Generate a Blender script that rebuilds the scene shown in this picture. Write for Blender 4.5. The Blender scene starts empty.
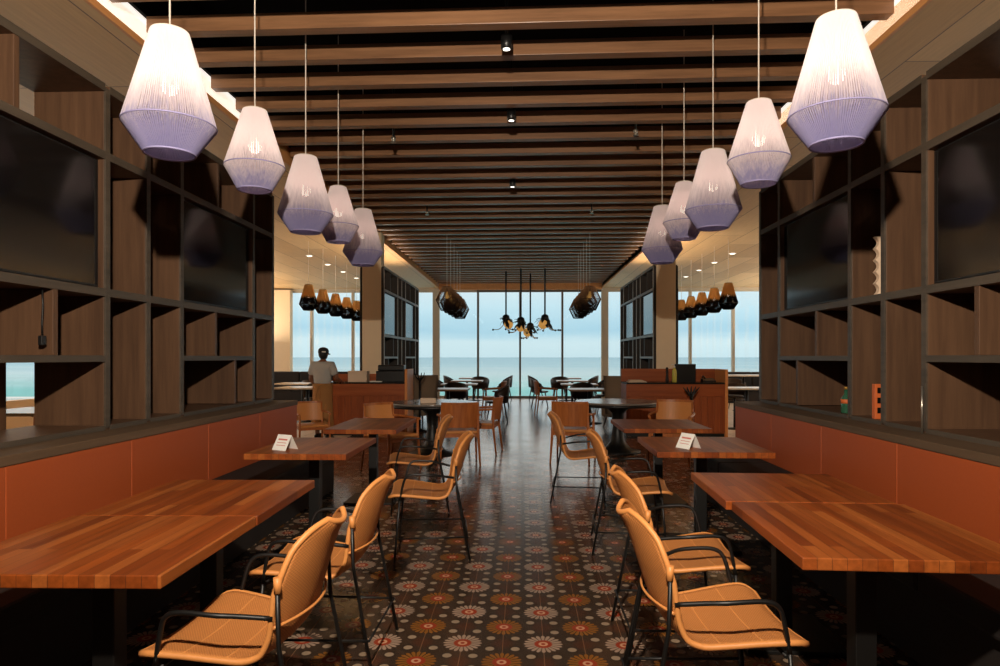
import bpy, bmesh, math, random
from mathutils import Vector, Matrix
random.seed(7)
PI = math.pi
C = bpy.context.scene.collection
sc = bpy.context.scene

# ------------------------------------------------------------------ camera
F = 660.0
YAW = math.atan(23 / F)
cd = bpy.data.cameras.new('camera'); cam = bpy.data.objects.new('camera', cd); C.objects.link(cam)
cd.sensor_width = 36.0; cd.lens = 36.0 * F / 1000.0
cd.shift_y = 24.0 / 1000.0
cd.clip_start = 0.05; cd.clip_end = 20000
cam.location = (0, 0, 1.42); cam.rotation_euler = (PI / 2, 0, YAW)
sc.camera = cam

# ------------------------------------------------------------------ view, world, main lights
sc.view_settings.view_transform = 'Standard'
sc.view_settings.look = 'None'
sc.view_settings.gamma = 1.0
sc.view_settings.use_curve_mapping = False
sc.view_settings.exposure = 0.0

def lin(r, g, b):
    f = lambda c: (c / 255 / 12.92) if c / 255 <= 0.04045 else ((c / 255 + 0.055) / 1.055) ** 2.4
    return (f(r), f(g), f(b), 1.0)

class NT:
    """small helper for writing node trees"""
    def __init__(s, tree):
        s.t = tree; s.n = tree.nodes; s.l = tree.links
    def node(s, kind, **kw):
        n = s.n.new(kind)
        for k, v in kw.items(): setattr(n, k, v)
        return n
    def put(s, sock, v):
        if isinstance(v, bpy.types.NodeSocket): s.l.new(v, sock)
        else: sock.default_value = v
    def m(s, op, a, b=None, c=None):
        n = s.n.new('ShaderNodeMath'); n.operation = op
        s.put(n.inputs[0], a)
        if b is not None: s.put(n.inputs[1], b)
        if c is not None: s.put(n.inputs[2], c)
        return n.outputs[0]
    def mix(s, f, a, b, blend='MIX'):
        n = s.n.new('ShaderNodeMix'); n.data_type = 'RGBA'; n.blend_type = blend
        s.put(n.inputs[0], f); s.put(n.inputs[6], a); s.put(n.inputs[7], b)
        return n.outputs[2]
    def ramp(s, f, stops):
        n = s.n.new('ShaderNodeValToRGB')
        e = n.color_ramp.elements
        while len(e) < len(stops): e.new(0.5)
        for el, (p, c) in zip(e, stops): el.position = p; el.color = c
        s.put(n.inputs[0], f); return n.outputs[0]
    def noise(s, vec, scale, detail=3, rough=0.55):
        n = s.n.new('ShaderNodeTexNoise')
        s.put(n.inputs['Vector'], vec); n.inputs['Scale'].default_value = scale
        n.inputs['Detail'].default_value = detail; n.inputs['Roughness'].default_value = rough
        return n.outputs[0]
    def mapping(s, vec, loc=(0, 0, 0), rot=(0, 0, 0), scale=(1, 1, 1)):
        n = s.n.new('ShaderNodeMapping'); s.put(n.inputs[0], vec)
        n.inputs[1].default_value = loc; n.inputs[2].default_value = rot; n.inputs[3].default_value = scale
        return n.outputs[0]
    def coord(s, out): return s.n.new('ShaderNodeTexCoord').outputs[out]

w = bpy.data.worlds.new('sky'); sc.world = w; w.use_nodes = True
W = NT(w.node_tree); W.n.clear()
wv = W.coord('Generated')
sep = W.node('ShaderNodeSeparateXYZ'); W.l.new(wv, sep.inputs[0])
warp = W.noise(W.mapping(wv, scale=(1.6, 1.6, 14)), 2.2, 4)
elev = W.m('ADD', sep.outputs[2], W.m('MULTIPLY', W.m('SUBTRACT', warp, 0.5), 0.035))
skyc = W.ramp(elev, [(0.0, lin(166, 190, 196)), (0.022, lin(172, 194, 199)), (0.040, lin(142, 178, 192)),
                     (0.075, lin(164, 192, 201)), (0.115, lin(184, 198, 201)), (0.19, (1.15, 1.10, 1.0, 1)), (0.55, (1.0, 0.97, 0.92, 1)), (1.0, lin(170, 186, 198))])
bg = W.node('ShaderNodeBackground'); W.l.new(skyc, bg.inputs[0]); bg.inputs[1].default_value = 1.6
wo = W.node('ShaderNodeOutputWorld'); W.l.new(bg.outputs[0], wo.inputs[0])

def lamp(name, kind, loc, energy, col=(1, 1, 1), rot=(0, 0, 0), **kw):
    d = bpy.data.lights.new(name, kind); d.energy = energy; d.color = col
    for k, v in kw.items(): setattr(d, k, v)
    o = bpy.data.objects.new(name, d); o.location = loc; o.rotation_euler = rot; C.objects.link(o); return o

# the photographer's strobe on its stand: throws the pendant shadows on the shelves
strobe = lamp('strobe_light', 'SPOT', (-0.20, 0.0, 2.85), 1150, (1.0, 0.86, 0.70), spot_size=math.radians(175), spot_blend=0.85, shadow_soft_size=0.05)
strobe.rotation_euler = (Vector((0.0, 6.0, 3.9)) - strobe.location).to_track_quat('-Z', 'Y').to_euler()

# added area lights, no fittings: brighten the oak side ceilings from partitions and window walls
for s_ in (-1, 1):
    lamp('window_wall_uplight', 'AREA', (-0.10 + s_ * 8.8, 15.5, 1.9), 360, (1.0, 0.83, 0.62), (0, math.pi, 0), shape='RECTANGLE', size=0.10, size_y=13.0)
    lamp('partition_top_uplight', 'AREA', (-0.10 + s_ * 2.9, 14.6, 3.19), 60, (1.0, 0.83, 0.62), (0, math.pi + s_ * math.radians(50), 0), shape='RECTANGLE', size=0.10, size_y=4.0)

# ------------------------------------------------------------------ materials
def new_mat(name):
    m = bpy.data.materials.new(name); m.use_nodes = True
    t = NT(m.node_tree); p = t.n['Principled BSDF']
    return m, t, p

def plain(name, col, rough=0.5, metal=0.0, spec=0.5, noise=0.0, nscale=30):
    m, t, p = new_mat(name)
    p.inputs['Roughness'].default_value = rough; p.inputs['Metallic'].default_value = metal
    p.inputs['Specular IOR Level'].default_value = spec
    if noise:
        f = t.noise(t.coord('Object'), nscale, 4)
        c = t.mix(f, tuple(x * (1 - noise) for x in col[:3]) + (1,), tuple(min(1, x * (1 + noise)) for x in col[:3]) + (1,))
        t.l.new(c, p.inputs['Base Color'])
    else: p.inputs['Base Color'].default_value = col
    return m

def wood(name, c1, c2, axis='X', rough=0.5, scale=1.0, spec=0.3):
    """straight grained timber, grain along the given object axis"""
    m, t, p = new_mat(name)
    st = {'X': (0.06, 1, 1), 'Y': (1, 0.06, 1), 'Z': (1, 1, 0.06)}[axis]
    oi = t.node('ShaderNodeObjectInfo')
    v = t.node('ShaderNodeVectorMath', operation='ADD'); t.l.new(t.coord('Object'), v.inputs[0])
    rv = t.node('ShaderNodeCombineXYZ'); k = t.m('MULTIPLY', oi.outputs['Random'], 37.0)
    for i in range(3): t.l.new(k, rv.inputs[i])
    t.l.new(rv.outputs[0], v.inputs[1])
    mv = t.mapping(v.outputs[0], scale=st)
    f = t.noise(mv, 22 * scale, 6, 0.65)
    g = t.noise(mv, 4 * scale, 2)
    ff = t.m('ADD', t.m('MULTIPLY', f, 0.65), t.m('MULTIPLY', g, 0.35))
    col = t.ramp(ff, [(0.34, c1), (0.66, c2)])
    t.l.new(col, p.inputs['Base Color']); p.inputs['Roughness'].default_value = rough
    p.inputs['Specular IOR Level'].default_value = spec
    b = t.node('ShaderNodeBump'); b.inputs['Strength'].default_value = 0.12; b.inputs['Distance'].default_value = 0.004
    t.l.new(f, b.inputs['Height']); t.l.new(b.outputs[0], p.inputs['Normal'])
    return m

def staves(name, cols, sx, sy, rough=0.38, along='Y', seam=0.004, spec=0.4, grain=0.5, xz=False):
    """boards or glued staves: rows sx wide, sy long, each its own tone"""
    m, t, p = new_mat(name)
    oi = t.node('ShaderNodeObjectInfo')
    base = t.coord('Object')
    v = t.node('ShaderNodeVectorMath', operation='ADD'); t.l.new(base, v.inputs[0])
    rv = t.node('ShaderNodeCombineXYZ'); k = t.m('MULTIPLY', oi.outputs['Random'], 23.0)
    for i in range(2): t.l.new(k, rv.inputs[i])
    t.l.new(rv.outputs[0], v.inputs[1])
    vv = t.mapping(v.outputs[0], rot=(0, 0, PI / 2) if along == 'Y' else (0, 0, 0))
    br = t.node('ShaderNodeTexBrick'); t.l.new(vv, br.inputs[0])
    br.inputs['Color1'].default_value = (0, 0, 0, 1); br.inputs['Color2'].default_value = (1, 1, 1, 1)
    br.inputs['Mortar'].default_value = (0, 0, 0, 1)
    br.inputs['Scale'].default_value = 1.0; br.inputs['Mortar Size'].default_value = seam
    br.inputs['Brick Width'].default_value = sy; br.inputs['Row Height'].default_value = sx
    br.offset = 0.37; br.inputs['Bias'].default_value = 0.0
    tone = t.ramp(br.outputs['Color'], [(i / (len(cols) - 1), c) for i, c in enumerate(cols)])
    gr = t.noise(t.mapping(v.outputs[0], scale=(1, 0.05, 1) if along == 'Y' else (0.05, 1, 1)), 40, 5, 0.6)
    tone = t.mix(grain, tone, t.mix(gr, (0.25, 0.25, 0.25, 1), (1.5, 1.5, 1.5, 1)), 'MULTIPLY')
    tone = t.mix(t.m('MULTIPLY', br.outputs['Fac'], 0.75), tone, (0.02, 0.012, 0.008, 1))
    t.l.new(tone, p.inputs['Base Color']); p.inputs['Roughness'].default_value = rough
    p.inputs['Specular IOR Level'].default_value = spec
    return m

M = {}
M['table'] = staves('oiled_staves', [lin(108, 48, 16), lin(142, 69, 24), lin(122, 56, 20), lin(160, 88, 38), lin(134, 62, 22)], 0.048, 0.85, 0.42, 'Y', 0.0008, 0.28, 0.85)
M['tablex'] = M['table']
M['ceil'] = staves('ceiling_oak', [lin(186, 146, 98), lin(198, 158, 108), lin(208, 170, 120)], 0.62, 2.9, 0.5, 'Y', 0.006, 0.3, 0.35)
M['oaklip'] = wood('oak_lip', lin(190, 128, 74), lin(214, 152, 94), 'Y', 0.45)
M['beam'] = wood('beam_timber', lin(108, 76, 52), lin(152, 110, 77), 'X', 0.34, 1.0, 0.5)
M['shelfedge'] = wood('smoked_edge', lin(62, 54, 45), lin(84, 73, 61), 'Y', 0.45)
M['shelf'] = wood('smoked_oak', lin(70, 49, 35), lin(97, 70, 50), 'Z', 0.5)
M['shelfback'] = wood('smoked_back', lin(72, 50, 35), lin(100, 71, 50), 'Z', 0.55)
M['partition'] = wood('black_stained_oak', lin(40, 33, 28), lin(58, 48, 40), 'Z', 0.5)
M['paleedge'] = wood('pale_edge', lin(138, 130, 120), lin(164, 155, 143), 'Y', 0.45)
M['cap'] = wood('ledge_wood', lin(78, 61, 45), lin(100, 78, 58), 'Y', 0.62)
M['leather'] = plain('rust_leather', lin(160, 74, 34), 0.48, 0, 0.35, 0.08, 60)
M['seatdark'] = plain('dark_upholstery', lin(34, 29, 27), 0.7, 0, 0.3, 0.1, 80)
M['metal'] = plain('black_metal', lin(17, 16, 15), 0.45, 0.2, 0.5)
M['blackplastic'] = plain('black_plastic', lin(22, 21, 21), 0.4)
M['void'] = plain('void_black', lin(14, 12, 11), 0.9, 0, 0.1)
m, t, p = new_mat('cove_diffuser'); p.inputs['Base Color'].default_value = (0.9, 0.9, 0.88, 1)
p.inputs['Emission Color'].default_value = (1.0, 0.93, 0.84, 1); p.inputs['Emission Strength'].default_value = 1.0; M['cove'] = m  # white fascia board; emission added so the near run looks brightly lit
M['stone'] = staves('pale_floor', [lin(190, 172, 148), lin(206, 188, 164)], 0.6, 0.6, 0.35, 'Y', 0.004, 0.4, 0.1)
M['white'] = plain('white_paint', lin(236, 232, 224), 0.6)
M['paper'] = plain('white_card', lin(240, 238, 232), 0.6)
M['print'] = plain('pink_print', lin(206, 120, 110), 0.6)
M['cream'] = plain('cream_paint', lin(234, 210, 176), 0.6, 0, 0.3, 0.03, 8)
M['frame'] = plain('window_frame', lin(188, 178, 160), 0.45)
M['darkframe'] = plain('mullion_bronze', lin(92, 82, 70), 0.4)
M['counter'] = wood('counter_wood', lin(132, 62, 28), lin(168, 88, 44), 'Z', 0.42)
M['counterx'] = wood('counter_rail', lin(138, 66, 30), lin(172, 92, 48), 'X', 0.42)
M['edgewood'] = wood('counter_edge', lin(206, 130, 70), lin(226, 154, 92), 'Z', 0.42)
M['darktop'] = plain('dark_stone', lin(36, 33, 32), 0.25)
M['chairwood'] = wood('chair_wood', lin(146, 80, 38), lin(190, 112, 58), 'Z', 0.4)
M['chairdark'] = plain('dark_stain', lin(50, 36, 28), 0.45, 0, 0.4, 0.2, 20)
M['upholst'] = plain('greige_fabric', lin(132, 112, 92), 0.85, 0, 0.2, 0.1, 60)
M['roundtop'] = plain('round_top', lin(120, 112, 104), 0.2, 0, 0.6)
M['rodw'] = plain('pale_cord', lin(226, 214, 200), 0.6)
M['gold'] = plain('gold_metal', lin(206, 156, 76), 0.3, 0.8)
M['skin'] = plain('skin', lin(120, 78, 56), 0.55)
M['hair'] = plain('dark_hair', lin(24, 20, 18), 0.6)
M['shirt'] = plain('pale_shirt', lin(176, 172, 166), 0.85, 0, 0.2, 0.06, 12)
M['apron'] = plain('khaki_cloth', lin(160, 112, 66), 0.85, 0, 0.2, 0.08, 14)
M['cap_cloth'] = plain('black_cap', lin(26, 24, 24), 0.8)
M['shoe'] = plain('black_shoe', lin(22, 20, 19), 0.5)
M['bottle'] = plain('yellow_bottle', lin(206, 190, 84), 0.25)
M['green'] = plain('green_glass', lin(40, 84, 62), 0.12)
M['orangebox'] = plain('orange_box', lin(196, 96, 44), 0.5)
M['steel'] = plain('steel', lin(190, 184, 172), 0.3, 0.9)
M['wave'] = plain('bone_white', lin(224, 196, 168), 0.55)
M['brass'] = plain('brass', lin(190, 140, 70), 0.3, 0.9)
M['deck'] = plain('terrace_stone', lin(206, 206, 200), 0.7, 0, 0.2, 0.05, 3)
M['leafblack'] = plain('black_leaf', lin(34, 32, 28), 0.5)

m, t, p = new_mat('television_screen'); p.inputs['Base Color'].default_value = lin(16, 14, 14)
p.inputs['Roughness'].default_value = 0.1; p.inputs['Specular IOR Level'].default_value = 0.28; M['screen'] = m

m, t, p = new_mat('amber_glass'); p.inputs['Base Color'].default_value = lin(216, 160, 84); p.inputs['Roughness'].default_value = 0.15
p.inputs['Emission Color'].default_value = lin(255, 190, 100); p.inputs['Emission Strength'].default_value = 0.35; M['amber'] = m

m, t, p = new_mat('bulb_glow'); p.inputs['Base Color'].default_value = (1, 1, 1, 1)
p.inputs['Emission Color'].default_value = (1.0, 0.84, 0.66, 1); p.inputs['Emission Strength'].default_value = 6.0; M['bulb'] = m
m, t, p = new_mat('downlight_glow'); p.inputs['Emission Color'].default_value = (1.0, 0.9, 0.75, 1); p.inputs['Emission Strength'].default_value = 3.0; M['downlight'] = m

# window glass: thin pane, clear with a weak reflection
m, t, p = new_mat('window_glass'); t.n.remove(p)
tr = t.node('ShaderNodeBsdfTransparent'); tr.inputs[0].default_value = (1, 1, 1, 1)
gl = t.node('ShaderNodeBsdfGlossy'); gl.inputs['Roughness'].default_value = 0.0
mx = t.node('ShaderNodeMixShader'); mx.inputs[0].default_value = 0.03
t.l.new(tr.outputs[0], mx.inputs[1]); t.l.new(gl.outputs[0], mx.inputs[2]); t.l.new(mx.outputs[0], t.n['Material Output'].inputs[0]); M['glass'] = m

# sea: turquoise shallows to grey blue, seen over a parapet
m, t, p = new_mat('sea_water')
sv = t.node('ShaderNodeSeparateXYZ'); t.l.new(t.coord('Object'), sv.inputs[0])
band = t.noise(t.mapping(t.coord('Object'), scale=(0.0015, 0.02, 1)), 1.0, 4)
dist = t.m('DIVIDE', 90.0, t.m('ADD', sv.outputs[1], 1.0))
ff = t.m('ADD', dist, t.m('MULTIPLY', t.m('SUBTRACT', band, 0.5), 0.45))
col = t.ramp(ff, [(0.0, lin(128, 166, 180)), (0.15, lin(140, 176, 186)), (0.3, lin(164, 188, 192)), (0.45, lin(146, 184, 186)), (0.62, lin(104, 172, 170)), (1.0, lin(96, 168, 166))])
t.l.new(col, p.inputs['Base Color']); p.inputs['Roughness'].default_value = 0.6; p.inputs['Specular IOR Level'].default_value = 0.1; M['sea'] = m

# string shades: dyed threads, pale above and coloured below
def threads(name, stops):
    m, t, p = new_mat(name); t.n.remove(p)
    s = t.node('ShaderNodeSeparateXYZ'); t.l.new(t.coord('Object'), s.inputs[0])
    n = t.noise(t.mapping(t.coord('Object'), scale=(60, 60, 1.0)), 1.0, 2)
    f = t.m('ADD', t.m('DIVIDE', t.m('MULTIPLY', s.outputs[2], -1.0), 0.63), t.m('MULTIPLY', t.m('SUBTRACT', n, 0.5), 0.28))
    col = t.ramp(f, stops)
    d = t.node('ShaderNodeBsdfDiffuse'); t.l.new(col, d.inputs[0])
    tl = t.node('ShaderNodeBsdfTranslucent'); t.l.new(col, tl.inputs[0])
    mx = t.node('ShaderNodeMixShader'); mx.inputs[0].default_value = 0.38
    t.l.new(d.outputs[0], mx.inputs[1]); t.l.new(tl.outputs[0], mx.inputs[2]); t.l.new(mx.outputs[0], t.n['Material Output'].inputs[0])
    return m
M['lilac'] = threads('lilac_threads', [(0.0, lin(252, 242, 244)), (0.42, lin(248, 236, 238)), (0.64, lin(208, 196, 204)), (0.80, lin(158, 152, 188)), (1.0, lin(146, 142, 186))])
M['goldblack'] = threads('gold_black_threads', [(0.0, lin(226, 184, 120)), (0.42, lin(214, 170, 106)), (0.52, lin(40, 34, 32)), (1.0, lin(30, 28, 28))])
M['brownblack'] = threads('brown_black_threads', [(0.0, lin(206, 164, 124)), (0.35, lin(140, 106, 80)), (0.6, lin(60, 50, 44)), (1.0, lin(44, 38, 36))])
M['lilacring'] = plain('lilac_rim', lin(152, 146, 188), 0.7)

# woven cane
m, t, p = new_mat('woven_cane')
uv = t.node('ShaderNodeSeparateXYZ'); t.l.new(t.coord('UV'), uv.inputs[0])
a = t.m('SINE', t.m('MULTIPLY', uv.outputs[0], 2 * PI / 0.014)); b_ = t.m('SINE', t.m('MULTIPLY', uv.outputs[1], 2 * PI / 0.010))
wv_ = t.m('MULTIPLY', a, b_)
h = t.m('MULTIPLY_ADD', wv_, 0.5, 0.5)
n = t.noise(t.coord('Object'), 9, 3)
c = t.mix(h, lin(156, 96, 50), lin(202, 134, 74))
c = t.mix(t.m('MULTIPLY', n, 0.5), c, lin(182, 114, 60))
t.l.new(c, p.inputs['Base Color']); p.inputs['Roughness'].default_value = 0.5; p.inputs['Specular IOR Level'].default_value = 0.3
bu = t.node('ShaderNodeBump'); bu.inputs['Strength'].default_value = 0.5; bu.inputs['Distance'].default_value = 0.003
t.l.new(h, bu.inputs['Height']); t.l.new(bu.outputs[0], p.inputs['Normal']); M['cane'] = m
M['canerim'] = plain('cane_rim', lin(200, 132, 72), 0.45, 0, 0.35, 0.12, 90)

# floor: encaustic tiles, daisies white and ochre alternating, dots between
m, t, p = new_mat('flower_tiles')
sp = t.node('ShaderNodeSeparateXYZ'); t.l.new(t.coord('Object'), sp.inputs[0])
X, Y = sp.outputs[0], sp.outputs[1]
def cell(v, off, period):   # signed distance to the nearest lattice line
    q = t.m('DIVIDE', t.m('SUBTRACT', v, off), period)
    return t.m('MULTIPLY', t.m('SUBTRACT', q, t.m('ROUND', q)), period)
def polar(x, y):
    r = t.m('SQRT', t.m('ADD', t.m('MULTIPLY', x, x), t.m('MULTIPLY', y, y)))
    return r, t.m('ARCTAN2', y, x)
def step(v, edge, soft=0.003):   # 1 where v < edge
    n = t.node('ShaderNodeMapRange'); n.interpolation_type = 'SMOOTHSTEP'
    t.put(n.inputs[0], v); t.put(n.inputs[1], t.m('SUBTRACT', edge, soft)); t.put(n.inputs[2], t.m('ADD', edge, soft))
    n.inputs[3].default_value = 1.0; n.inputs[4].default_value = 0.0
    return n.outputs[0]
xa, ya = cell(X, 0.1, 0.4), cell(Y, 3.27, 0.4)          # white daisies
xb, yb = cell(X, -0.1, 0.4), cell(Y, 3.07, 0.4)         # ochre daisies
xd, yd = cell(X, -0.1, 0.2), cell(Y, 3.27, 0.2)
big = t.noise(t.coord('Object'), 2.2, 3); fine = t.noise(t.coord('Object'), 40, 3)
bgc = t.mix(fine, lin(44, 34, 27), lin(66, 52, 41))
# star of the void places (x: white column between the rows)
ra, tha = polar(xa, ya); rb, thb = polar(xb, yb)
xv, yv = cell(X, 0.1, 0.4), cell(Y, 3.07, 0.4); rv1, _ = polar(xv, yv)
xw, yw = cell(X, -0.1, 0.4), cell(Y, 3.27, 0.4); rv2, _ = polar(xw, yw)
rvo = t.m('MINIMUM', rv1, rv2)
c = t.mix(t.m('MULTIPLY', step(rvo, 0.045, 0.02), 0.8), bgc, lin(84, 44, 28))
# four dots round every void
ax = t.m('SUBTRACT', t.m('ABSOLUTE', t.m('MULTIPLY', xv, 1.0)), 0.062); ay = t.m('SUBTRACT', t.m('ABSOLUTE', yv), 0.060)
rd1, _ = polar(ax, ay)
bx_ = t.m('SUBTRACT', t.m('ABSOLUTE', xw), 0.062); by_ = t.m('SUBTRACT', t.m('ABSOLUTE', yw), 0.060)
rd2, _ = polar(bx_, by_)
rdd = t.m('MINIMUM', rd1, rd2)
c = t.mix(step(rdd, 0.030, 0.004), c, lin(32, 24, 19))
c = t.mix(step(rdd, 0.022, 0.003), c, lin(160, 138, 114))
# joints between the tiles
jl = t.m('ABSOLUTE', cell(X, 0.1, 0.2))
c = t.mix(t.m('MULTIPLY', step(jl, 0.0018, 0.001), 0.6), c, lin(150, 108, 76))
jl2 = t.m('ABSOLUTE', cell(Y, 3.27, 0.2))
c = t.mix(t.m('MULTIPLY', step(jl2, 0.0015, 0.001), 0.35), c, lin(110, 80, 58))
def daisy(c, r, th, petal, petal2):
    k = t.m('ABSOLUTE', t.m('COSINE', t.m('MULTIPLY', th, 10.0)))
    edge = t.m('MULTIPLY_ADD', t.m('POWER', k, 0.6), 0.030, 0.066)
    c = t.mix(step(r, edge, 0.003), c, petal)
    gap = t.m('MULTIPLY', step(k, 0.42, 0.16), t.m('MULTIPLY', step(r, 0.095, 0.003), 0.9))
    c = t.mix(gap, c, petal2)
    c = t.mix(step(r, 0.044, 0.004), c, lin(156, 54, 30))
    c = t.mix(step(t.m('ABSOLUTE', t.m('SUBTRACT', r, 0.017)), 0.006, 0.003), c, lin(214, 160, 124))
    return c
c = daisy(c, ra, tha, lin(168, 142, 122), lin(84, 62, 50))
c = daisy(c, rb, thb, lin(140, 88, 34), lin(74, 48, 22))
c = t.mix(t.m('MULTIPLY', big, 0.5), c, lin(56, 43, 34))
t.l.new(c, p.inputs['Base Color'])
t.l.new(t.m('MULTIPLY_ADD', big, 0.12, 0.15), p.inputs['Roughness'])
p.inputs['Specular IOR Level'].default_value = 0.65
M['floor'] = m

# ------------------------------------------------------------------ mesh builder
class MB:
    def __init__(s): s.bm = bmesh.new(); s.uv = None
    def box(s, lo, hi, bev=0.0, mat=None):
        b = bmesh.new(); bmesh.ops.create_cube(b, size=1.0)
        lo = Vector(lo); hi = Vector(hi); d = hi - lo
        for v in b.verts: v.co = Vector((lo[i] + (v.co[i] + 0.5) * d[i] for i in range(3)))
        if bev: bmesh.ops.bevel(b, geom=list(b.edges), offset=min(bev, min(abs(x) for x in d) * 0.45), segments=2, affect='EDGES', profile=0.5)
        s.join(b, mat); return s
    def join(s, b, mat=None):
        if mat is not None: bmesh.ops.transform(b, matrix=mat, verts=b.verts)
        mp = {v: s.bm.verts.new(v.co) for v in b.verts}
        for f in b.faces:
            try: nf = s.bm.faces.new([mp[v] for v in f.verts]); nf.smooth = f.smooth
            except ValueError: pass
        b.free()
    def ring_loft(s, rings, cap=True, closed=True, smooth=True):
        vs = [[s.bm.verts.new(p) for p in r] for r in rings]
        n = len(vs[0])
        for a, b in zip(vs, vs[1:]):
            for i in range(n if closed else n - 1):
                j = (i + 1) % n
                f = s.bm.faces.new((a[i], a[j], b[j], b[i])); f.smooth = smooth
        if cap and closed:
            s.bm.faces.new(list(reversed(vs[0]))); s.bm.faces.new(vs[-1])
        return s
    def tube(s, pts, r, n=8, cap=True):
        pts = [Vector(p) for p in pts]; rr = r if isinstance(r, (list, tuple)) else [r] * len(pts)
        t0 = (pts[1] - pts[0]).normalized()
        up = Vector((0, 0, 1)) if abs(t0.z) < 0.9 else Vector((1, 0, 0))
        u = t0.cross(up).normalized(); rings = []
        for i, p in enumerate(pts):
            a = pts[max(i - 1, 0)]; b = pts[min(i + 1, len(pts) - 1)]
            tt = (b - a).normalized()
            u = (u - tt * u.dot(tt)).normalized(); v = tt.cross(u)
            rings.append([p + (u * math.cos(2 * PI * k / n) + v * math.sin(2 * PI * k / n)) * rr[i] for k in range(n)])
        return s.ring_loft(rings, cap)
    def loop(s, pts, r, n=8):      # closed tube
        pts = [Vector(p) for p in pts]; N = len(pts); rings = []
        u = None
        for i, p in enumerate(pts):
            tt = (pts[(i + 1) % N] - pts[i - 1]).normalized()
            if u is None:
                up = Vector((0, 0, 1)) if abs(tt.z) < 0.9 else Vector((1, 0, 0)); u = tt.cross(up).normalized()
            u = (u - tt * u.dot(tt)).normalized(); v = tt.cross(u)
            rings.append([p + (u * math.cos(2 * PI * k / n) + v * math.sin(2 * PI * k / n)) * r for k in range(n)])
        vs = [[s.bm.verts.new(q) for q in r_] for r_ in rings]
        for i in range(N):
            a, b = vs[i], vs[(i + 1) % N]
            for k in range(n):
                j = (k + 1) % n
                f = s.bm.faces.new((a[k], a[j], b[j], b[k])); f.smooth = True
        return s
    def lathe(s, prof, n=32, c=(0, 0, 0), smooth=True):
        rings = [[Vector((c[0] + r * math.cos(2 * PI * k / n), c[1] + r * math.sin(2 * PI * k / n), c[2] + z)) for k in range(n)] for r, z in prof]
        return s.ring_loft(rings, True, True, smooth)
    def prism(s, poly, axis, a, b):
        """polygon in the two other axes swept along the axis from a to b"""
        def pt(q, h):
            return {'X': (h, q[0], q[1]), 'Y': (q[0], h, q[1]), 'Z': (q[0], q[1], h)}[axis]
        v0 = [s.bm.verts.new(pt(q, a)) for q in poly]; v1 = [s.bm.verts.new(pt(q, b)) for q in poly]
        n = len(poly)
        for i in range(n): s.bm.faces.new((v0[i], v0[(i + 1) % n], v1[(i + 1) % n], v1[i]))
        s.bm.faces.new(list(reversed(v0))); s.bm.faces.new(v1); return s
    def ball(s, c, r, sc_=(1, 1, 1), seg=16, rot=None):
        b = bmesh.new(); bmesh.ops.create_uvsphere(b, u_segments=seg, v_segments=max(6, seg // 2), radius=r)
        for f in b.faces: f.smooth = True
        mt = Matrix.Translation(c) @ (rot if rot else Matrix()) @ Matrix.Diagonal((*sc_, 1))
        s.join(b, mt); return s
    def build(s, name, mat, parent=None, loc=None):
        bmesh.ops.recalc_face_normals(s.bm, faces=list(s.bm.faces))
        me = bpy.data.meshes.new(name); s.bm.to_mesh(me); s.bm.free()
        me.materials.append(M[mat] if isinstance(mat, str) else mat)
        o = bpy.data.objects.new(name, me); C.objects.link(o)
        if parent: o.parent = parent
        if loc: o.location = loc
        return o

def tag(o, label=None, cat=None, group=None, kind=None):
    if label: o['label'] = label
    if cat: o['category'] = cat
    if group: o['group'] = group
    if kind: o['kind'] = kind
    return o
def thing(name, label, cat, loc=(0, 0, 0), rz=0.0, group=None):
    o = bpy.data.objects.new(name, None); C.objects.link(o); o.empty_display_size = 0.1
    o.location = loc; o.rotation_euler = (0, 0, rz); return tag(o, label, cat, group)
def struct(o): o['kind'] = 'structure'; return o
def dup(root, loc, rz=None, label=None, scale=None):
    r = root.copy(); C.objects.link(r); r.location = loc
    if rz is not None: r.rotation_euler = (0, 0, rz)
    if scale: r.scale = (scale,) * 3
    if label: r['label'] = label
    for ch in list(root.children):
        c = ch.copy(); C.objects.link(c); c.parent = r
        for g in list(ch.children):
            d = g.copy(); C.objects.link(d); d.parent = c
    return r
def at_or_dup(proto, n, loc, rz, label):
    if n == 0:
        proto.location = loc; proto.rotation_euler = (0, 0, rz); proto['label'] = label; return proto
    return dup(proto, loc, rz, label)
ORD = ['nearest', 'second', 'third', 'fourth', 'fifth', 'sixth', 'seventh', 'eighth', 'ninth', 'tenth', 'eleventh', 'twelfth', 'thirteenth', 'fourteenth',
       'fifteenth', 'sixteenth', 'seventeenth', 'eighteenth', 'nineteenth', 'twentieth', 'twenty-first', 'twenty-second', 'twenty-third', 'twenty-fourth',
       'twenty-fifth', 'twenty-sixth', 'twenty-seventh', 'twenty-eighth', 'twenty-ninth', 'thirtieth', 'thirty-first', 'thirty-second', 'thirty-third', 'thirty-fourth', 'thirty-fifth', 'thirty-sixth']

XC = -0.10            # the aisle's centre line
YW = 22.9             # plane of the sea windows
SX = 9.3              # half width of the hall
SOFF = 3.80           # underside of the side ceilings
YN = -2.6             # wall behind the photographer

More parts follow.
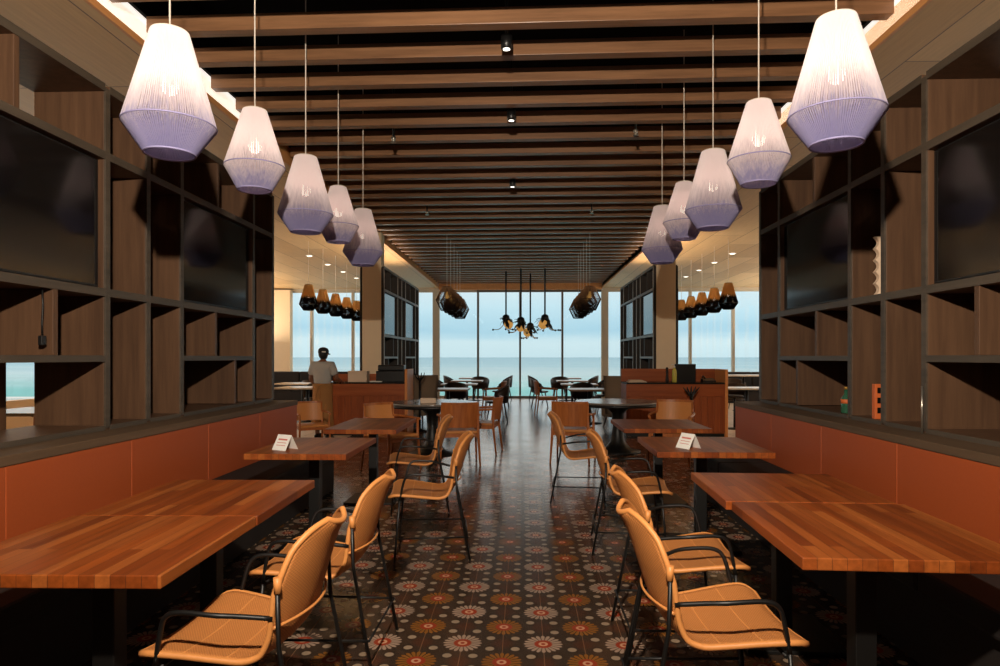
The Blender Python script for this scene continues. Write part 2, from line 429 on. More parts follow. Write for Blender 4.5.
# ------------------------------------------------------------------ setting
struct(MB().box((XC - 3.0, YN, -0.2), (XC + 3.0, YW + 0.1, 0)).build('floor', 'floor'))
struct(MB().box((XC - SX, YN, -0.2), (XC - 3.0, YW + 0.1, 0)).build('floor_left', 'stone'))
struct(MB().box((XC + 3.0, YN, -0.2), (XC + SX, YW + 0.1, 0)).build('floor_right', 'stone'))
struct(MB().box((XC - SX, YN - 0.2, 0), (XC + SX, YN, 4.6)).build('wall_back', 'void'))
HW = 2.80             # half width of the raised middle ceiling
struct(MB().box((XC - SX, YN, SOFF), (XC - HW - 0.03, YW + 0.1, SOFF + 0.2)).build('ceiling_left', 'ceil'))
struct(MB().box((XC + HW + 0.03, YN, SOFF), (XC + SX, YW + 0.1, SOFF + 0.2)).build('ceiling_right', 'ceil'))
struct(MB().box((XC - HW - 0.4, YN, 4.5), (XC + HW + 0.4, YW + 0.1, 4.6)).build('ceiling', 'void'))
for i, s in enumerate((-1, 1)):
    x = XC + s * HW
    struct(MB().box((min(x, x + s * 0.03), YN, SOFF - 0.004), (max(x, x + s * 0.03), YW, SOFF + 0.05), 0.004).build('trim_%d' % (1 + i), 'oaklip'))
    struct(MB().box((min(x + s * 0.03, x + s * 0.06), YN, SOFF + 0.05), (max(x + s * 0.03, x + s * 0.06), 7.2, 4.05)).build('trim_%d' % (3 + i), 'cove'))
    struct(MB().box((min(x + s * 0.03, x + s * 0.06), 7.2, SOFF + 0.05), (max(x + s * 0.03, x + s * 0.06), YW, 4.05)).build('trim_%d' % (20 + i), 'oaklip'))
    struct(MB().box((min(x, x + s * 0.06), YN, 4.05), (max(x, x + s * 0.06), YW, 4.5)).build('ceiling_upstand', 'void'))
struct(MB().box((XC - HW, YW - 0.25, SOFF - 0.06), (XC + HW, YW + 0.1, 4.5)).build('trim_5', 'oaklip'))

# the sea and the terrace beyond the glass
struct(MB().box((-6000, 40, -6.2), (6000, 12000, -6.0)).build('sea', 'sea'))
struct(MB().box((-40, YW + 0.12, -0.35), (40, YW + 1.1, -0.06)).build('terrace', 'deck'))

# back window wall: one window per bay
mull = [XC + 1.46 * k for k in range(-6, 7)]
mull[0] = XC - SX + 0.1; mull[-1] = XC + SX - 0.1
wn = 0
def window_y(x0, x1, thick0):
    """bay in the sea facade between two mullion lines; owns the mullion on its left"""
    global wn; wn += 1
    f = MB()
    f.box((x0 - thick0 / 2, YW - 0.07, 0), (x0 + thick0 / 2, YW + 0.09, SOFF - 0.06), 0.006)
    f.box((x0 + thick0 / 2, YW - 0.03, 0), (x1 - 0.02, YW + 0.05, 0.07)); f.box((x0 + thick0 / 2, YW - 0.03, SOFF - 0.13), (x1 - 0.02, YW + 0.05, SOFF - 0.06))
    o = struct(f.build('window_%d' % wn, 'frame' if thick0 > 0.1 or abs(x0 - XC) > 3 else 'darkframe'))
    MB().box((x0 + thick0 / 2, YW + 0.005, 0.07), (x1 - 0.02, YW + 0.013, SOFF - 0.13)).build('pane', 'glass', o)
for a, b in zip(mull, mull[1:]):
    k = round((a - XC) / 1.46)
    window_y(a, b, 0.24 if k in (-2, 2) else (0.07 if abs(k) < 3 else 0.09))
struct(MB().box((XC + SX - 0.2, YW - 0.07, 0), (XC + SX, YW + 0.09, SOFF)).build('trim_6', 'frame'))
for i, x in enumerate((XC - SX, XC + HW + 0.03)):
    struct(MB().box((x, YW - 0.10, SOFF - 0.06), (x + SX - HW - 0.03, YW + 0.1, SOFF)).build('trim_%d' % (7 + i), 'frame'))

def window_x(side, y0, y1):
    global wn; wn += 1
    x = XC + side * SX; f = MB(); lo, hi = (x - 0.05, x + 0.05)
    f.box((lo, y0, 0), (hi, y0 + 0.16, SOFF)); f.box((lo, y1 - 0.04, 0), (hi, y1, SOFF))
    f.box((lo, y0 + 0.16, 0.0), (hi, y1 - 0.04, 0.62)); f.box((lo, y0 + 0.16, SOFF - 0.3), (hi, y1 - 0.04, SOFF))
    ym = (y0 + y1 + 0.12) / 2
    f.box((lo, ym - 0.04, 0.62), (hi, ym + 0.04, SOFF - 0.3))
    o = struct(f.build('window_%d' % wn, 'cream'))
    MB().box((x - 0.004, y0 + 0.16, 0.62), (x + 0.004, y1 - 0.04, SOFF - 0.3)).build('pane', 'glass', o)
for side in (-1, 1):
    for k in range(6): window_x(side, 9.0 + 2.316 * k, 9.0 + 2.316 * (k + 1))
    x = XC + side * SX
    struct(MB().box((x - 0.05, YN, 0), (x + 0.05, 9.0, SOFF)).build('wall_left' if side < 0 else 'wall_right', 'cream'))
struct(MB().box((-8.75, YW - 0.35, 0), (-8.05, YW - 0.075, SOFF - 0.06)).build('trim_9', 'cream'))

# columns beside the rear partitions
for i, s in enumerate((-1, 1)):
    x0, x1 = sorted((XC + s * 2.60, XC + s * 2.97))
    struct(MB().box((x0, 12.50, 0), (x1, 12.78, SOFF), 0.01).build('trim_%d' % (10 + i), 'cream'))

# ------------------------------------------------------------------ ceiling beams
def beam_mesh():
    b = MB(); b.box((-HW, -0.045, 0), (HW, 0.06, 0.125), 0.004); return b
y = 4.94 - 0.526 * 2; i = 0; nb = 0; proto = None
while y < YW - 0.35:
    lab = '%s dark timber ceiling beam counted from the camera toward the windows' % ORD[max(0, nb - 1)]
    if nb == 0: pass
    if proto is None:
        proto = beam_mesh().build('ceiling_beam', 'beam', None, (XC, y + 0.045, 3.92)); o = proto
    else:
        o = proto.copy(); C.objects.link(o); o.location = (XC, y + 0.045, 3.92)
    tag(o, lab if nb else 'dark timber ceiling beam nearest overhead, above the top edge of the photo', 'beam', 'timber beams of the slatted ceiling')
    o.rotation_euler = (0, 0, math.radians(-0.9)); y += 0.526; nb += 1

# small fittings in the ceiling
def spot(x, y, label):
    t = thing('ceiling_spotlight', label, 'spotlight', (x, y, 3.86), 0, 'spotlights among the beams')
    MB().lathe([(0.045, 0.10), (0.045, 0.0), (0.035, -0.005)], 16).build('housing', 'blackplastic', t)
    MB().tube([(0, 0, 0.1), (0, 0, 0.64)], 0.012).build('stem', 'blackplastic', t)
    MB().lathe([(0.028, -0.007), (0.028, -0.003)], 14).build('lens', 'downlight', t)
for x, y, l in ((-0.13, 5.22, 'black ceiling spotlight in the first gap between the beams'), (-0.12, 6.80, 'small black ceiling spotlight in the middle, fourth beam gap'),
                (-0.15, 9.45, 'tiny ceiling spotlight farther along the middle line of the beams')): spot(x, y, l)
def sprinkler(x, y, label):
    t = thing('fire_sprinkler', label, 'sprinkler', (x, y, 3.83), 0, 'sprinklers below the beams')
    MB().tube([(0, 0, 0.05), (0, 0, 0.67)], 0.012).build('pipe', 'metal', t)
    MB().lathe([(0.03, 0.05), (0.022, 0.02), (0.012, 0.015), (0.012, 0.0), (0.032, -0.004), (0.032, -0.010)], 14).build('head', 'steel', t)
for x, y, l in ((-1.45, 7.35, 'chrome fire sprinkler between the beams beside the left pendant row'), (1.22, 7.20, 'chrome fire sprinkler between the beams beside the right pendant row'),
                (-1.62, 11.1, 'small sprinkler under the beams beyond the left pendants'), (1.15, 11.1, 'small sprinkler under the beams beyond the right pendants')): sprinkler(x, y, l)
dl = None
for side in (-1, 1):
    for k in range(4):
        x = XC + side * 4.9; y_ = 15.3 + k * 1.45
        t = thing('recessed_downlight', '%s recessed downlight of the row in the %s plank ceiling' % (('nearest', 'second', 'third', 'farthest')[k], 'left' if side < 0 else 'right'), 'downlight', (x, y_, SOFF), 0, 'downlights in the side ceilings')
        MB().lathe([(0.085, 0.0), (0.085, -0.012), (0.07, -0.014)], 18).build('trim_ring', 'white', t)
        MB().lathe([(0.06, -0.018), (0.06, -0.013)], 16).build('lens', 'downlight', t)

# ------------------------------------------------------------------ shelving
POSTS = [6.91, 6.41, 5.04, 4.58, 4.12, 2.75]
ZB, ZLOW, ZMID, ZTV, ZTOP = 0.97, 1.41, 1.83, 2.70, 3.13
def shelving(side, ypos, label, open_bottom, zb=ZB, name='wall_shelving', wm='shelf', em='shelfedge', bm_='shelfback'):
    """built-in open shelving; front plane XF, deep away from the aisle.  bays: kinds from far to near"""
    XF = XC + side * 2.55; D = 0.46; th = 0.05
    t = thing(name, label, 'shelving', (XF, min(ypos), 0))
    y0 = min(ypos)
    def bx(x0, x1, ya, yb, za, zb_, nm, mt, bev=0.003):
        a, b = sorted((side * x0, side * x1))
        return MB().box((a, ya - y0, za), (b, yb - y0, zb_), bev).build(nm, mt, t)
    L0, L1 = min(ypos), max(ypos)
    for yy in ypos:
        bx(0.006, D, yy - th / 2, yy + th / 2, zb - 0.015, ZTOP, 'upright', wm)
        bx(-0.004, 0.006, yy - th / 2, yy + th / 2, zb, ZTOP, 'upright_edge', em, 0.001)
    for zz, h in ((zb, 0.03), (ZMID, 0.05), (ZTV, 0.05), (ZTOP, 0.05)):
        for a, b in zip(sorted(ypos), sorted(ypos)[1:]):
            bx(0.0, D, a + th / 2, b - th / 2, zz - h / 2, zz + h / 2, 'shelf', wm)
            bx(-0.004, 0.0, a + th / 2, b - th / 2, zz - h / 2, zz + h / 2, 'shelf_edge', em, 0.001)
    ys = sorted(ypos)
    for n, (a, b) in enumerate(zip(ys, ys[1:])):
        wdt = b - a
        # back panels: middle tier always, lower tier unless open
        bx(D, D + 0.012, a, b, ZMID, ZTV, 'back_panel', bm_)
        if wdt > 1.0:
            bx(0.0, D, a + th / 2, b - th / 2, ZLOW - 0.02, ZLOW + 0.02, 'shelf', wm)
            bx(-0.004, 0.0, a + th / 2, b - th / 2, ZLOW - 0.02, ZLOW + 0.02, 'shelf_edge', em, 0.001)
            d1 = a + wdt * (0.66 if n == 0 else 0.42); d2 = a + wdt * (0.30 if n == 0 else 0.70)
            bx(0.0, D, d1 - 0.02, d1 + 0.02, ZLOW + 0.02, ZMID - 0.025, 'divider', wm)
            bx(0.0, D, d2 - 0.02, d2 + 0.02, zb + 0.02, ZLOW - 0.02, 'divider', wm) if not (open_bottom and n == 0) else None
            bx(D, D + 0.012, a, b, ZLOW, ZMID, 'back_panel', bm_)
            bx(D, D + 0.012, a, 3.87 if (open_bottom and n == 0) else b, zb, ZLOW, 'back_panel', bm_)
            d3 = a + wdt * 0.45
            bx(0.0, D, d3 - 0.02, d3 + 0.02, ZTV + 0.025, ZTOP - 0.025, 'divider', wm)
        else:
            bx(D, D + 0.012, a, b, zb, ZMID, 'back_panel', bm_)
    return t
def television(side, ya, yb, label, z0=1.862, z1=2.668):
    XF = XC + side * 2.55
    t = thing('wall_television', label, 'television', (XF + side * 0.035, (ya + yb) / 2, z0), 0, 'televisions in the shelving')
    hw = (yb - ya) / 2; a, b = sorted((side * 0.0, side * 0.05))
    MB().box((a, -hw, 0), (b, hw, z1 - z0), 0.006).build('case', 'blackplastic', t)
    a, b = sorted((side * -0.003, side * 0.0))
    MB().box((a, -hw + 0.012, 0.014), (b, hw - 0.012, z1 - z0 - 0.012)).build('screen', 'screen', t)
    a, b = sorted((side * 0.05, side * 0.424))
    MB().box((a, -0.2, 0.25), (b, 0.2, 0.5)).build('bracket', 'metal', t)
shelving(-1, POSTS, 'tall dark oak open shelving above the left leather banquette', True)
shelving(1, POSTS, 'tall dark oak open shelving above the right leather banquette', False)
REAR = [12.53, 13.90, 14.36, 14.82, 16.19, 16.69]
for s, nm in ((-1, 'left'), (1, 'right')):
    television(s, 2.79, 4.085, 'large black television in the near bay of the %s shelving' % nm)
    television(s, 5.075, 6.375, 'large black television in the far bay of the %s shelving' % nm)
    shelving(s, REAR, 'dark shelving partition by the cream column far back on the %s' % nm, False, 0.06, 'shelving_partition', 'partition', 'paleedge', 'partition')
    television(s, 12.58, 13.85, 'screen reflecting the windows, near bay of the %s rear partition' % nm)
    television(s, 14.86, 16.15, 'screen reflecting the windows, far bay of the %s rear partition' % nm)

# things on the shelves
XR = XC + 2.55
edge = [(-0.052 + 0.026 * abs(math.sin(i * PI * 5 / 40)), i * 0.41 / 40) for i in range(41)]
o = MB().prism([(0.035, 0.0)] + edge + [(0.035, 0.41)], 'Y', -0.02, 0.02).build('wavy_sculpture', 'wave', None, (XR + 0.075, 4.74, ZMID + 0.025))
tag(o, 'pale wavy-edged upright sculpture on the right shelving beside the far television', 'sculpture')
t = thing('glass_bottle', 'green glass bottle with label at the bottom of the right shelving', 'bottle', (XR + 0.055, 5.21, ZB + 0.015))
MB().lathe([(0.036, 0), (0.038, 0.01), (0.038, 0.11), (0.014, 0.15), (0.014, 0.185)], 20).build('body', 'green', t)
MB().lathe([(0.016, 0.183), (0.016, 0.205)], 16).build('cap', 'gold', t)
MB().lathe([(0.0386, 0.075), (0.0386, 0.108)], 20).build('paper_label', 'orangebox', t)
t = thing('orange_bookend', 'orange wooden bookend with slots at the bottom of the right shelving', 'bookend', (XR + 0.05, 4.735, ZB + 0.015))
MB().box((-0.035, -0.02, 0), (0.035, 0.02, 0.245), 0.003).build('board', 'orangebox', t)
for k in range(3): MB().box((-0.018, -0.022, 0.04 + 0.07 * k), (0.018, -0.0195, 0.08 + 0.07 * k)).build('slot', 'void', t)
o = MB().tube([(0, 0, 0), (0, 0, 0.29)], 0.006).build('steel_rod', 'steel', None, (XR - 0.025, 4.10, 0.955)); tag(o, 'thin steel rod standing on the ledge before the right shelving', 'rod')
t = thing('hanging_cable', 'black cable with a plug hanging in the upper left shelf compartment', 'cable', (XC - 2.55 - 0.03, 3.59, ZMID - 0.025))
MB().tube([(0, 0, 0), (0.004, 0, -0.1), (-0.004, 0.003, -0.2), (0, 0, -0.27)], 0.005).build('cord', 'metal', t)
MB().box((-0.014, -0.018, -0.32), (0.014, 0.018, -0.265), 0.006).build('plug', 'blackplastic', t)

# ------------------------------------------------------------------ banquettes
def banquette(side, label):
    XB = XC + side * 2.33; XS = XC + side * 2.55
    t = thing('banquette', label, 'bench', (XB, 0.4, 0))
    def bx(x0, x1, ya, yb, za, zb, nm, mt, bev):
        a, b = sorted((side * x0, side * x1)); return MB().box((a, ya, za), (b, yb, zb), bev).build(nm, mt, t)
    L = 6.62
    yb = [0.0, 0.62, 1.62, 2.62, 3.62, 4.62, 5.62, L]
    for a, b in zip(yb, yb[1:]):
        bx(0.0, 0.10, a + 0.001, b - 0.001, 0.46, 0.905, 'back_cushion', 'leather', 0.005)
        bx(-0.47, 0.0, a + 0.002, b - 0.002, 0.36, 0.47, 'seat_cushion', 'seatdark', 0.02)
    bx(-0.40, 0.10, 0, L, 0.0, 0.36, 'base', 'seatdark', 0.004)
    bx(0.10, 0.64, 0, L - 0.1, 0.0, 0.905, 'rear_wall', 'cap', 0.0)
    bx(-0.005, 0.66, 0, L + 0.01, 0.905, 0.955, 'ledge', 'cap', 0.005)
    return t
banquette(-1, 'long rust leather banquette under the left shelving')
banquette(1, 'long rust leather banquette under the right shelving')

# ------------------------------------------------------------------ tables
def table(x0, x1, y0, y1, rz, label, zt=0.76):
    cx, cy = (x0 + x1) / 2, (y0 + y1) / 2; hx, hy = (x1 - x0) / 2, (y1 - y0) / 2
    t = thing('dining_table', label, 'table', (cx, cy, 0), rz, 'butcher block tables along the banquettes')
    MB().box((-hx, -hy, zt - 0.042), (hx, hy, zt), 0.004).build('tabletop', 'table', t)
    MB().box((-0.04, -0.04, 0.02), (0.04, 0.04, zt - 0.062), 0.004).build('column', 'metal', t)
    MB().box((-hx * 0.6, -hy * 0.6, zt - 0.062), (hx * 0.6, hy * 0.6, zt - 0.0425)).build('mounting_plate', 'metal', t)
    MB().box((-0.24, -0.24, 0), (0.24, 0.24, 0.02), 0.004).build('base_plate', 'metal', t)
    return t
d = math.radians
table(-1.87, -1.10, 1.95, 2.695, d(1), 'large-looking butcher block table nearest the camera on the left')
table(-1.86, -1.11, 2.70, 3.50, d(1), 'butcher block table joined behind the nearest left table')
table(-1.91, -1.20, 4.44, 5.36, 0, 'left butcher block table holding a folded white card')
table(-1.82, -1.15, 5.95, 7.08, 0, 'farthest left butcher block table, in front of the round table')
table(0.935, 1.695, 2.19, 3.035, d(-2.2), 'butcher block table nearest the camera on the right')
table(0.945, 1.70, 3.048, 3.80, d(-2.2), 'butcher block table joined behind the nearest right table')
table(0.94, 1.75, 4.62, 5.50, d(-1), 'right butcher block table holding a folded white card')
table(0.93, 1.74, 6.12, 7.05, 0, 'farthest right butcher block table, in front of the woven chair')

def round_table(x, y, label):
    t = thing('round_table', label, 'table', (x, y, 0), 0, 'round pedestal tables')
    MB().lathe([(0.60, 0.728), (0.635, 0.735), (0.635, 0.752), (0.63, 0.76)], 64).build('tabletop', 'roundtop', t)
    MB().lathe([(0.62, 0.69), (0.63, 0.7275)], 64).build('apron', 'metal', t)
    MB().lathe([(0.34, 0), (0.34, 0.02), (0.20, 0.05), (0.11, 0.16), (0.075, 0.38), (0.09, 0.58), (0.20, 0.69)], 40).build('pedestal', 'metal', t)
round_table(-1.33, 9.65, 'round dark pedestal table on the left, with a small box on it')
round_table(1.42, 9.95, 'round dark pedestal table on the right, top shining')
def tent_card(x, y, z, rz, label, w_=0.135, h=0.105):
    t = thing('tent_card', label, 'menu card', (x, y, z), rz, 'folded white table cards')
    for s in (-1, 1):
        m_ = MB(); e = 0.0015
        m_.prism([(s * 0.058, 0.0), (s * 0.0, h), (s * 0.0 - s * 0.002, h), (s * 0.0555, 0.0)], 'Y', -w_ / 2, w_ / 2)
        lf = m_.build('leaf', 'paper', t)
        for k in range(3):
            q = MB(); z0 = h * (0.3 + 0.17 * k); z1 = z0 + h * (0.035 if k < 2 else 0.10)
            xx = lambda z_: s * (0.058 * (1 - z_ / h) + 0.0006)
            q.prism([(xx(z0), z0), (xx(z1), z1), (xx(z1) - s * 0.0009, z1), (xx(z0) - s * 0.0009, z0)], 'Y', -w_ * 0.33, w_ * 0.33)
            q.build('printing', 'print', lf)
tent_card(-1.70, 4.66, 0.76, d(62), 'folded white menu card on the left butcher block table')
tent_card(1.20, 4.84, 0.76, d(30), 'folded white menu card on the right butcher block table')
o = MB().box((-0.11, -0.04, 0), (0.11, 0.04, 0.07), 0.006).build('card_box', 'wave', None, (-1.36, 9.45, 0.76)); tag(o, 'small pale box lying on the left round table', 'box')

# ------------------------------------------------------------------ woven cane chairs
def resample(pts, n):
    # Catmull-Rom through pts
    P = [Vector(q) for q in pts]; out = []
    P = [P[0] * 2 - P[1]] + P + [P[-1] * 2 - P[-2]]
    seg = len(P) - 3
    for i in range(n):
        u = i / (n - 1) * seg; k = min(int(u), seg - 1); f = u - k
        a, b, c_, d_ = P[k:k + 4]
        out.append(0.5 * ((2 * b) + (c_ - a) * f + (2 * a - 5 * b + 4 * c_ - d_) * f * f + (3 * b - a - 3 * c_ + d_) * f ** 3))
    return out
def cane_shell():
    prof = resample([(0.275, 0, 0.440), (0.23, 0, 0.457), (0.12, 0, 0.448), (0.0, 0, 0.432), (-0.09, 0, 0.424), (-0.155, 0, 0.445), (-0.205, 0, 0.500),
                     (-0.238, 0, 0.575), (-0.268, 0, 0.660), (-0.298, 0, 0.745), (-0.326, 0, 0.810), (-0.354, 0, 0.850)], 45)
    wid = resample([(0.240, 0, 0), (0.278, 0, 0), (0.268, 0, 0), (0.252, 0, 0), (0.240, 0, 0), (0.230, 0, 0), (0.228, 0, 0), (0.232, 0, 0), (0.232, 0, 0), (0.208, 0, 0), (0.160, 0, 0), (0.080, 0, 0)], 45)
    nu = 21; rows = []; uvs = []
    ln = 0
    for i, (p, w_) in enumerate(zip(prof, wid)):
        if i: ln += (p - prof[i - 1]).length
        a = prof[max(i - 1, 0)]; b = prof[min(i + 1, len(prof) - 1)]
        tg = (b - a).normalized(); nrm = Vector((tg.z, 0, -tg.x))   # toward the sitter
        if nrm.z < 0 and i < 20: nrm = -nrm
        if nrm.x < 0 and i >= 20: nrm = -nrm
        v = i / (len(prof) - 1)
        dish = 0.018 if v < 0.45 else 0.018 + 0.05 * min(1, (v - 0.45) / 0.25)
        if v > 0.85: dish *= 1 - 0.5 * (v - 0.85) / 0.15
        row = []; ur = []
        for j in range(nu):
            s = -1 + 2 * j / (nu - 1)
            row.append(Vector((p.x, s * w_.x, p.z)) + nrm * (dish * s * s)); ur.append((s * w_.x, ln))
        rows.append(row); uvs.append(ur)
    return rows, uvs
def make_cane_chair():
    t = thing('cane_chair', 'x', 'chair', (0, 0, 0), 0, 'woven cane chairs with black rod legs')
    rows, uvs = cane_shell()
    bm = bmesh.new(); uvl = bm.loops.layers.uv.new('UVMap'); uvd = {}
    vs = [[bm.verts.new(q) for q in r] for r in rows]
    for i, r in enumerate(vs):
        for j, v in enumerate(r): uvd[v] = uvs[i][j]
    for i in range(len(vs) - 1):
        for j in range(len(vs[0]) - 1):
            f = bm.faces.new((vs[i][j], vs[i][j + 1], vs[i + 1][j + 1], vs[i + 1][j])); f.smooth = True
            for l in f.loops: l[uvl].uv = uvd[l.vert]
    me = bpy.data.meshes.new('seat_shell'); bm.to_mesh(me); bm.free(); me.materials.append(M['cane'])
    sh = bpy.data.objects.new('seat_shell', me); C.objects.link(sh); sh.parent = t
    so = sh.modifiers.new('thick', 'SOLIDIFY'); so.thickness = 0.016; so.offset = 0
    bnd = [r[0] for r in rows] + rows[-1][1:-1] + [r[-1] for r in reversed(rows)] + list(reversed(rows[0][1:-1]))
    MB().loop(bnd, 0.0115, 8).build('rolled_rim', 'canerim', t)
    for z_ in (0.26, 0.33):   # double band across the seat
        i = 8 if z_ < 0.3 else 13
        MB().tube([q + Vector((0, 0, 0.006)) for q in rows[i]], 0.0045, 6).build('seat_band', 'canerim', t)
    # low rail bowed behind the back
    i = 27
    arc = [Vector((rows[i][0].x - 0.012 - 0.06 * (1 - (k / 10) ** 2), 0.236 * k / 10, rows[i][0].z - 0.02)) for k in range(-10, 11)]
    MB().tube(arc, 0.0055, 6).build('back_rail', 'canerim', t)
    bx = rows[33][0].x + 0.004; bz = rows[33][0].z
    for s in (-1, 1):
        MB().tube([(bx, s * 0.236, bz + 0.005), (bx - 0.008, s * 0.242, 0.50), (-0.315, s * 0.262, 0.005)], 0.0085, 8).build('rear_leg', 'metal', t)
        MB().tube([(bx - 0.001, s * 0.236, bz + 0.015), (bx - 0.004, s * 0.237, bz - 0.035)], 0.0145, 8).build('cane_wrap', 'canerim', t)
        xr = rows[30][0].x
        arm = resample([(xr, s * 0.238, 0.585), (xr + 0.10, s * 0.276, 0.604), (-0.02, s * 0.304, 0.616), (0.10, s * 0.304, 0.622), (0.155, s * 0.300, 0.604), (0.18, s * 0.290, 0.55), (0.205, s * 0.280, 0.44)], 24)
        arm.append(Vector((0.245, s * 0.266, 0.005)))
        MB().tube(arm[:-1], 0.0088, 8).build('armrest', 'metal', t)
        MB().tube(arm[-2:], 0.0085, 8).build('front_leg', 'metal', t)
        MB().tube([(-0.298, s * 0.260, 0.17), (0.226, s * 0.269, 0.17)], 0.006, 6).build('side_stretcher', 'metal', t)
    MB().tube([(-0.298, -0.260, 0.17), (-0.298, 0.260, 0.17)], 0.006, 6).build('rear_stretcher', 'metal', t)
    MB().tube([(0.196, -0.275, 0.425), (0.196, 0.275, 0.425)], 0.007, 6).build('seat_bar', 'metal', t)
    return t
cane = make_cane_chair()
cane.scale = (0.93, 1.0, 0.99)
cane_spots = [
    (-0.97, 2.34, 177, 'woven cane chair at the bottom left corner, nearest the camera on the left'),
    (-0.95, 3.15, 179, 'woven cane chair second from the camera on the left'),
    (-0.69, 4.80, 187, 'woven cane chair third from the camera on the left, beside the aisle'),
    (-1.00, 6.22, 188, 'farthest woven cane chair on the left, before the round table'),
    (0.69, 2.50, 1, 'woven cane chair nearest the camera on the right'),
    (0.77, 3.30, 0, 'woven cane chair second from the camera on the right'),
    (0.81, 4.97, -5, 'woven cane chair third from the camera on the right'),
    (0.58, 6.62, -5, 'farthest woven cane chair on the right, before the round table')]
for n, (x, y, a, lab) in enumerate(cane_spots): at_or_dup(cane, n, (x, y, 0), d(a), lab)

# ------------------------------------------------------------------ wooden armchairs
def make_armchair(back_mat, name='wooden_armchair', frame='chairwood'):
    t = thing(name, 'x', 'chair', (0, 0, 0), 0, 'wooden armchairs')
    # seat pad
    m_ = MB(); m_.box((-0.22, -0.235, 0.415), (0.25, 0.235, 0.455), 0.018); m_.build('seat', 'cane' if False else 'canerim', t)
    m_ = MB(); 
    for s in (-1, 1): m_.box((-0.21, s * 0.225 - 0.012, 0.37), (0.22, s * 0.225 + 0.012, 0.414))
    m_.box((0.20, -0.213, 0.37), (0.224, 0.213, 0.414)); m_.box((-0.21, -0.213, 0.37), (-0.186, 0.213, 0.414)); m_.build('apron', frame, t)
    # bowed back panel
    for nm, z0, z1, mt in (('back_panel', 0.50, 0.80, back_mat), ('top_rail', 0.80, 0.83, frame)):
        th = 0.011 if nm == 'back_panel' else 0.016; rings = []
        for k in range(13):
            s = -1 + 2 * k / 12; x0 = -0.275 + 0.075 * s * s; y0 = s * 0.245
            tilt = -0.04
            rings.append([Vector((x0 - th, y0, z0)), Vector((x0 + th, y0, z0)), Vector((x0 + th + tilt * (z1 - z0) * 3, y0, z1)), Vector((x0 - th + tilt * (z1 - z0) * 3, y0, z1))])
        o_ = MB().ring_loft(rings, True, True, False).build(nm, mt, t)
        if nm == 'top_rail': o_.location.x = -0.036
    for s in (-1, 1):
        MB().tube([(-0.235, s * 0.235, 0.80), (-0.22, s * 0.24, 0.42), (-0.27, s * 0.26, 0.0)], [0.014, 0.019, 0.012], 10).build('rear_leg', frame, t)
        MB().tube([(0.215, s * 0.25, 0.63), (0.215, s * 0.25, 0.41), (0.255, s * 0.265, 0.0)], [0.014, 0.019, 0.012], 10).build('front_leg', frame, t)
        MB().tube(resample([(-0.235, s * 0.24, 0.66), (-0.1, s * 0.275, 0.655), (0.08, s * 0.28, 0.645), (0.245, s * 0.262, 0.635)], 12), 0.016, 8).build('armrest', frame, t)
    return t
acw = make_armchair('chairwood'); acw['group'] = 'wooden armchairs with solid backs'
wood_spots = [(-0.86, 8.80, 100, 'brown wooden armchair with its back to the camera at the left round table'),
              (-0.62, 9.85, 172, 'brown wooden armchair on the aisle side of the left round table'),
              (0.68, 9.02, 76, 'brown wooden armchair with its back to the camera at the right round table'),
              (0.58, 16.25, 5, 'brown wooden armchair beside the aisle among the far right tables'),
              (-0.72, 16.1, 175, 'brown wooden armchair beside the aisle among the far left tables')]
for n, (x, y, a, lab) in enumerate(wood_spots): at_or_dup(acw, n, (x, y, 0), d(a), lab)
acc = make_armchair('canerim', 'woven_back_armchair'); acc['group'] = 'wooden armchairs with pale backs'
for n, (x, y, a, lab) in enumerate([(-1.66, 8.28, -35, 'pale-backed wooden armchair behind the farthest left butcher block table'),
                                    (-3.22, 9.95, -58, 'pale-backed wooden armchair beside the standing waiter'),
                                    (2.0, 8.95, -112, 'pale-backed wooden armchair between the counter and the farthest right table')]):
    o = at_or_dup(acc, n, (x, y, 0), d(a), lab)
    if n == 1: o.scale = (0.88,) * 3

# ------------------------------------------------------------------ dark dining chairs and tables by the windows
def make_dark_chair():
    t = thing('tub_chair', 'x', 'chair', (0, 0, 0), 0, 'dark chairs by the windows')
    rings = []
    for k in range(17):
        a = PI + (k / 16 - 0.5) * PI * 1.1
        cx, cy = 0.02 + 0.245 * math.cos(a), 0.25 * math.sin(a)
        fall = abs(k / 16 - 0.5) * 2; zt = 0.82 - 0.17 * fall ** 2
        nx, ny = math.cos(a), math.sin(a); e = 0.013
        rings.append([Vector((cx - nx * e, cy - ny * e, 0.46)), Vector((cx + nx * e, cy + ny * e, 0.46)), Vector((cx + nx * (e + 0.03), cy + ny * (e + 0.03), zt)), Vector((cx + nx * (0.03 - e), cy + ny * (0.03 - e), zt))])
    MB().ring_loft(rings, True, True, True).build('back_shell', 'chairdark', t)
    MB().lathe([(0.20, 0.42), (0.24, 0.43), (0.245, 0.455), (0.22, 0.47)], 24, (0.01, 0, 0)).build('seat', 'chairdark', t)
    for sx, sy in ((1, 1), (1, -1), (-1, 1), (-1, -1)):
        MB().tube([(0.01 + sx * 0.15, sy * 0.15, 0.43), (0.01 + sx * 0.23, sy * 0.22, 0)], [0.016, 0.010], 8).build('leg', 'chairdark', t)
    return t
dk = make_dark_chair()
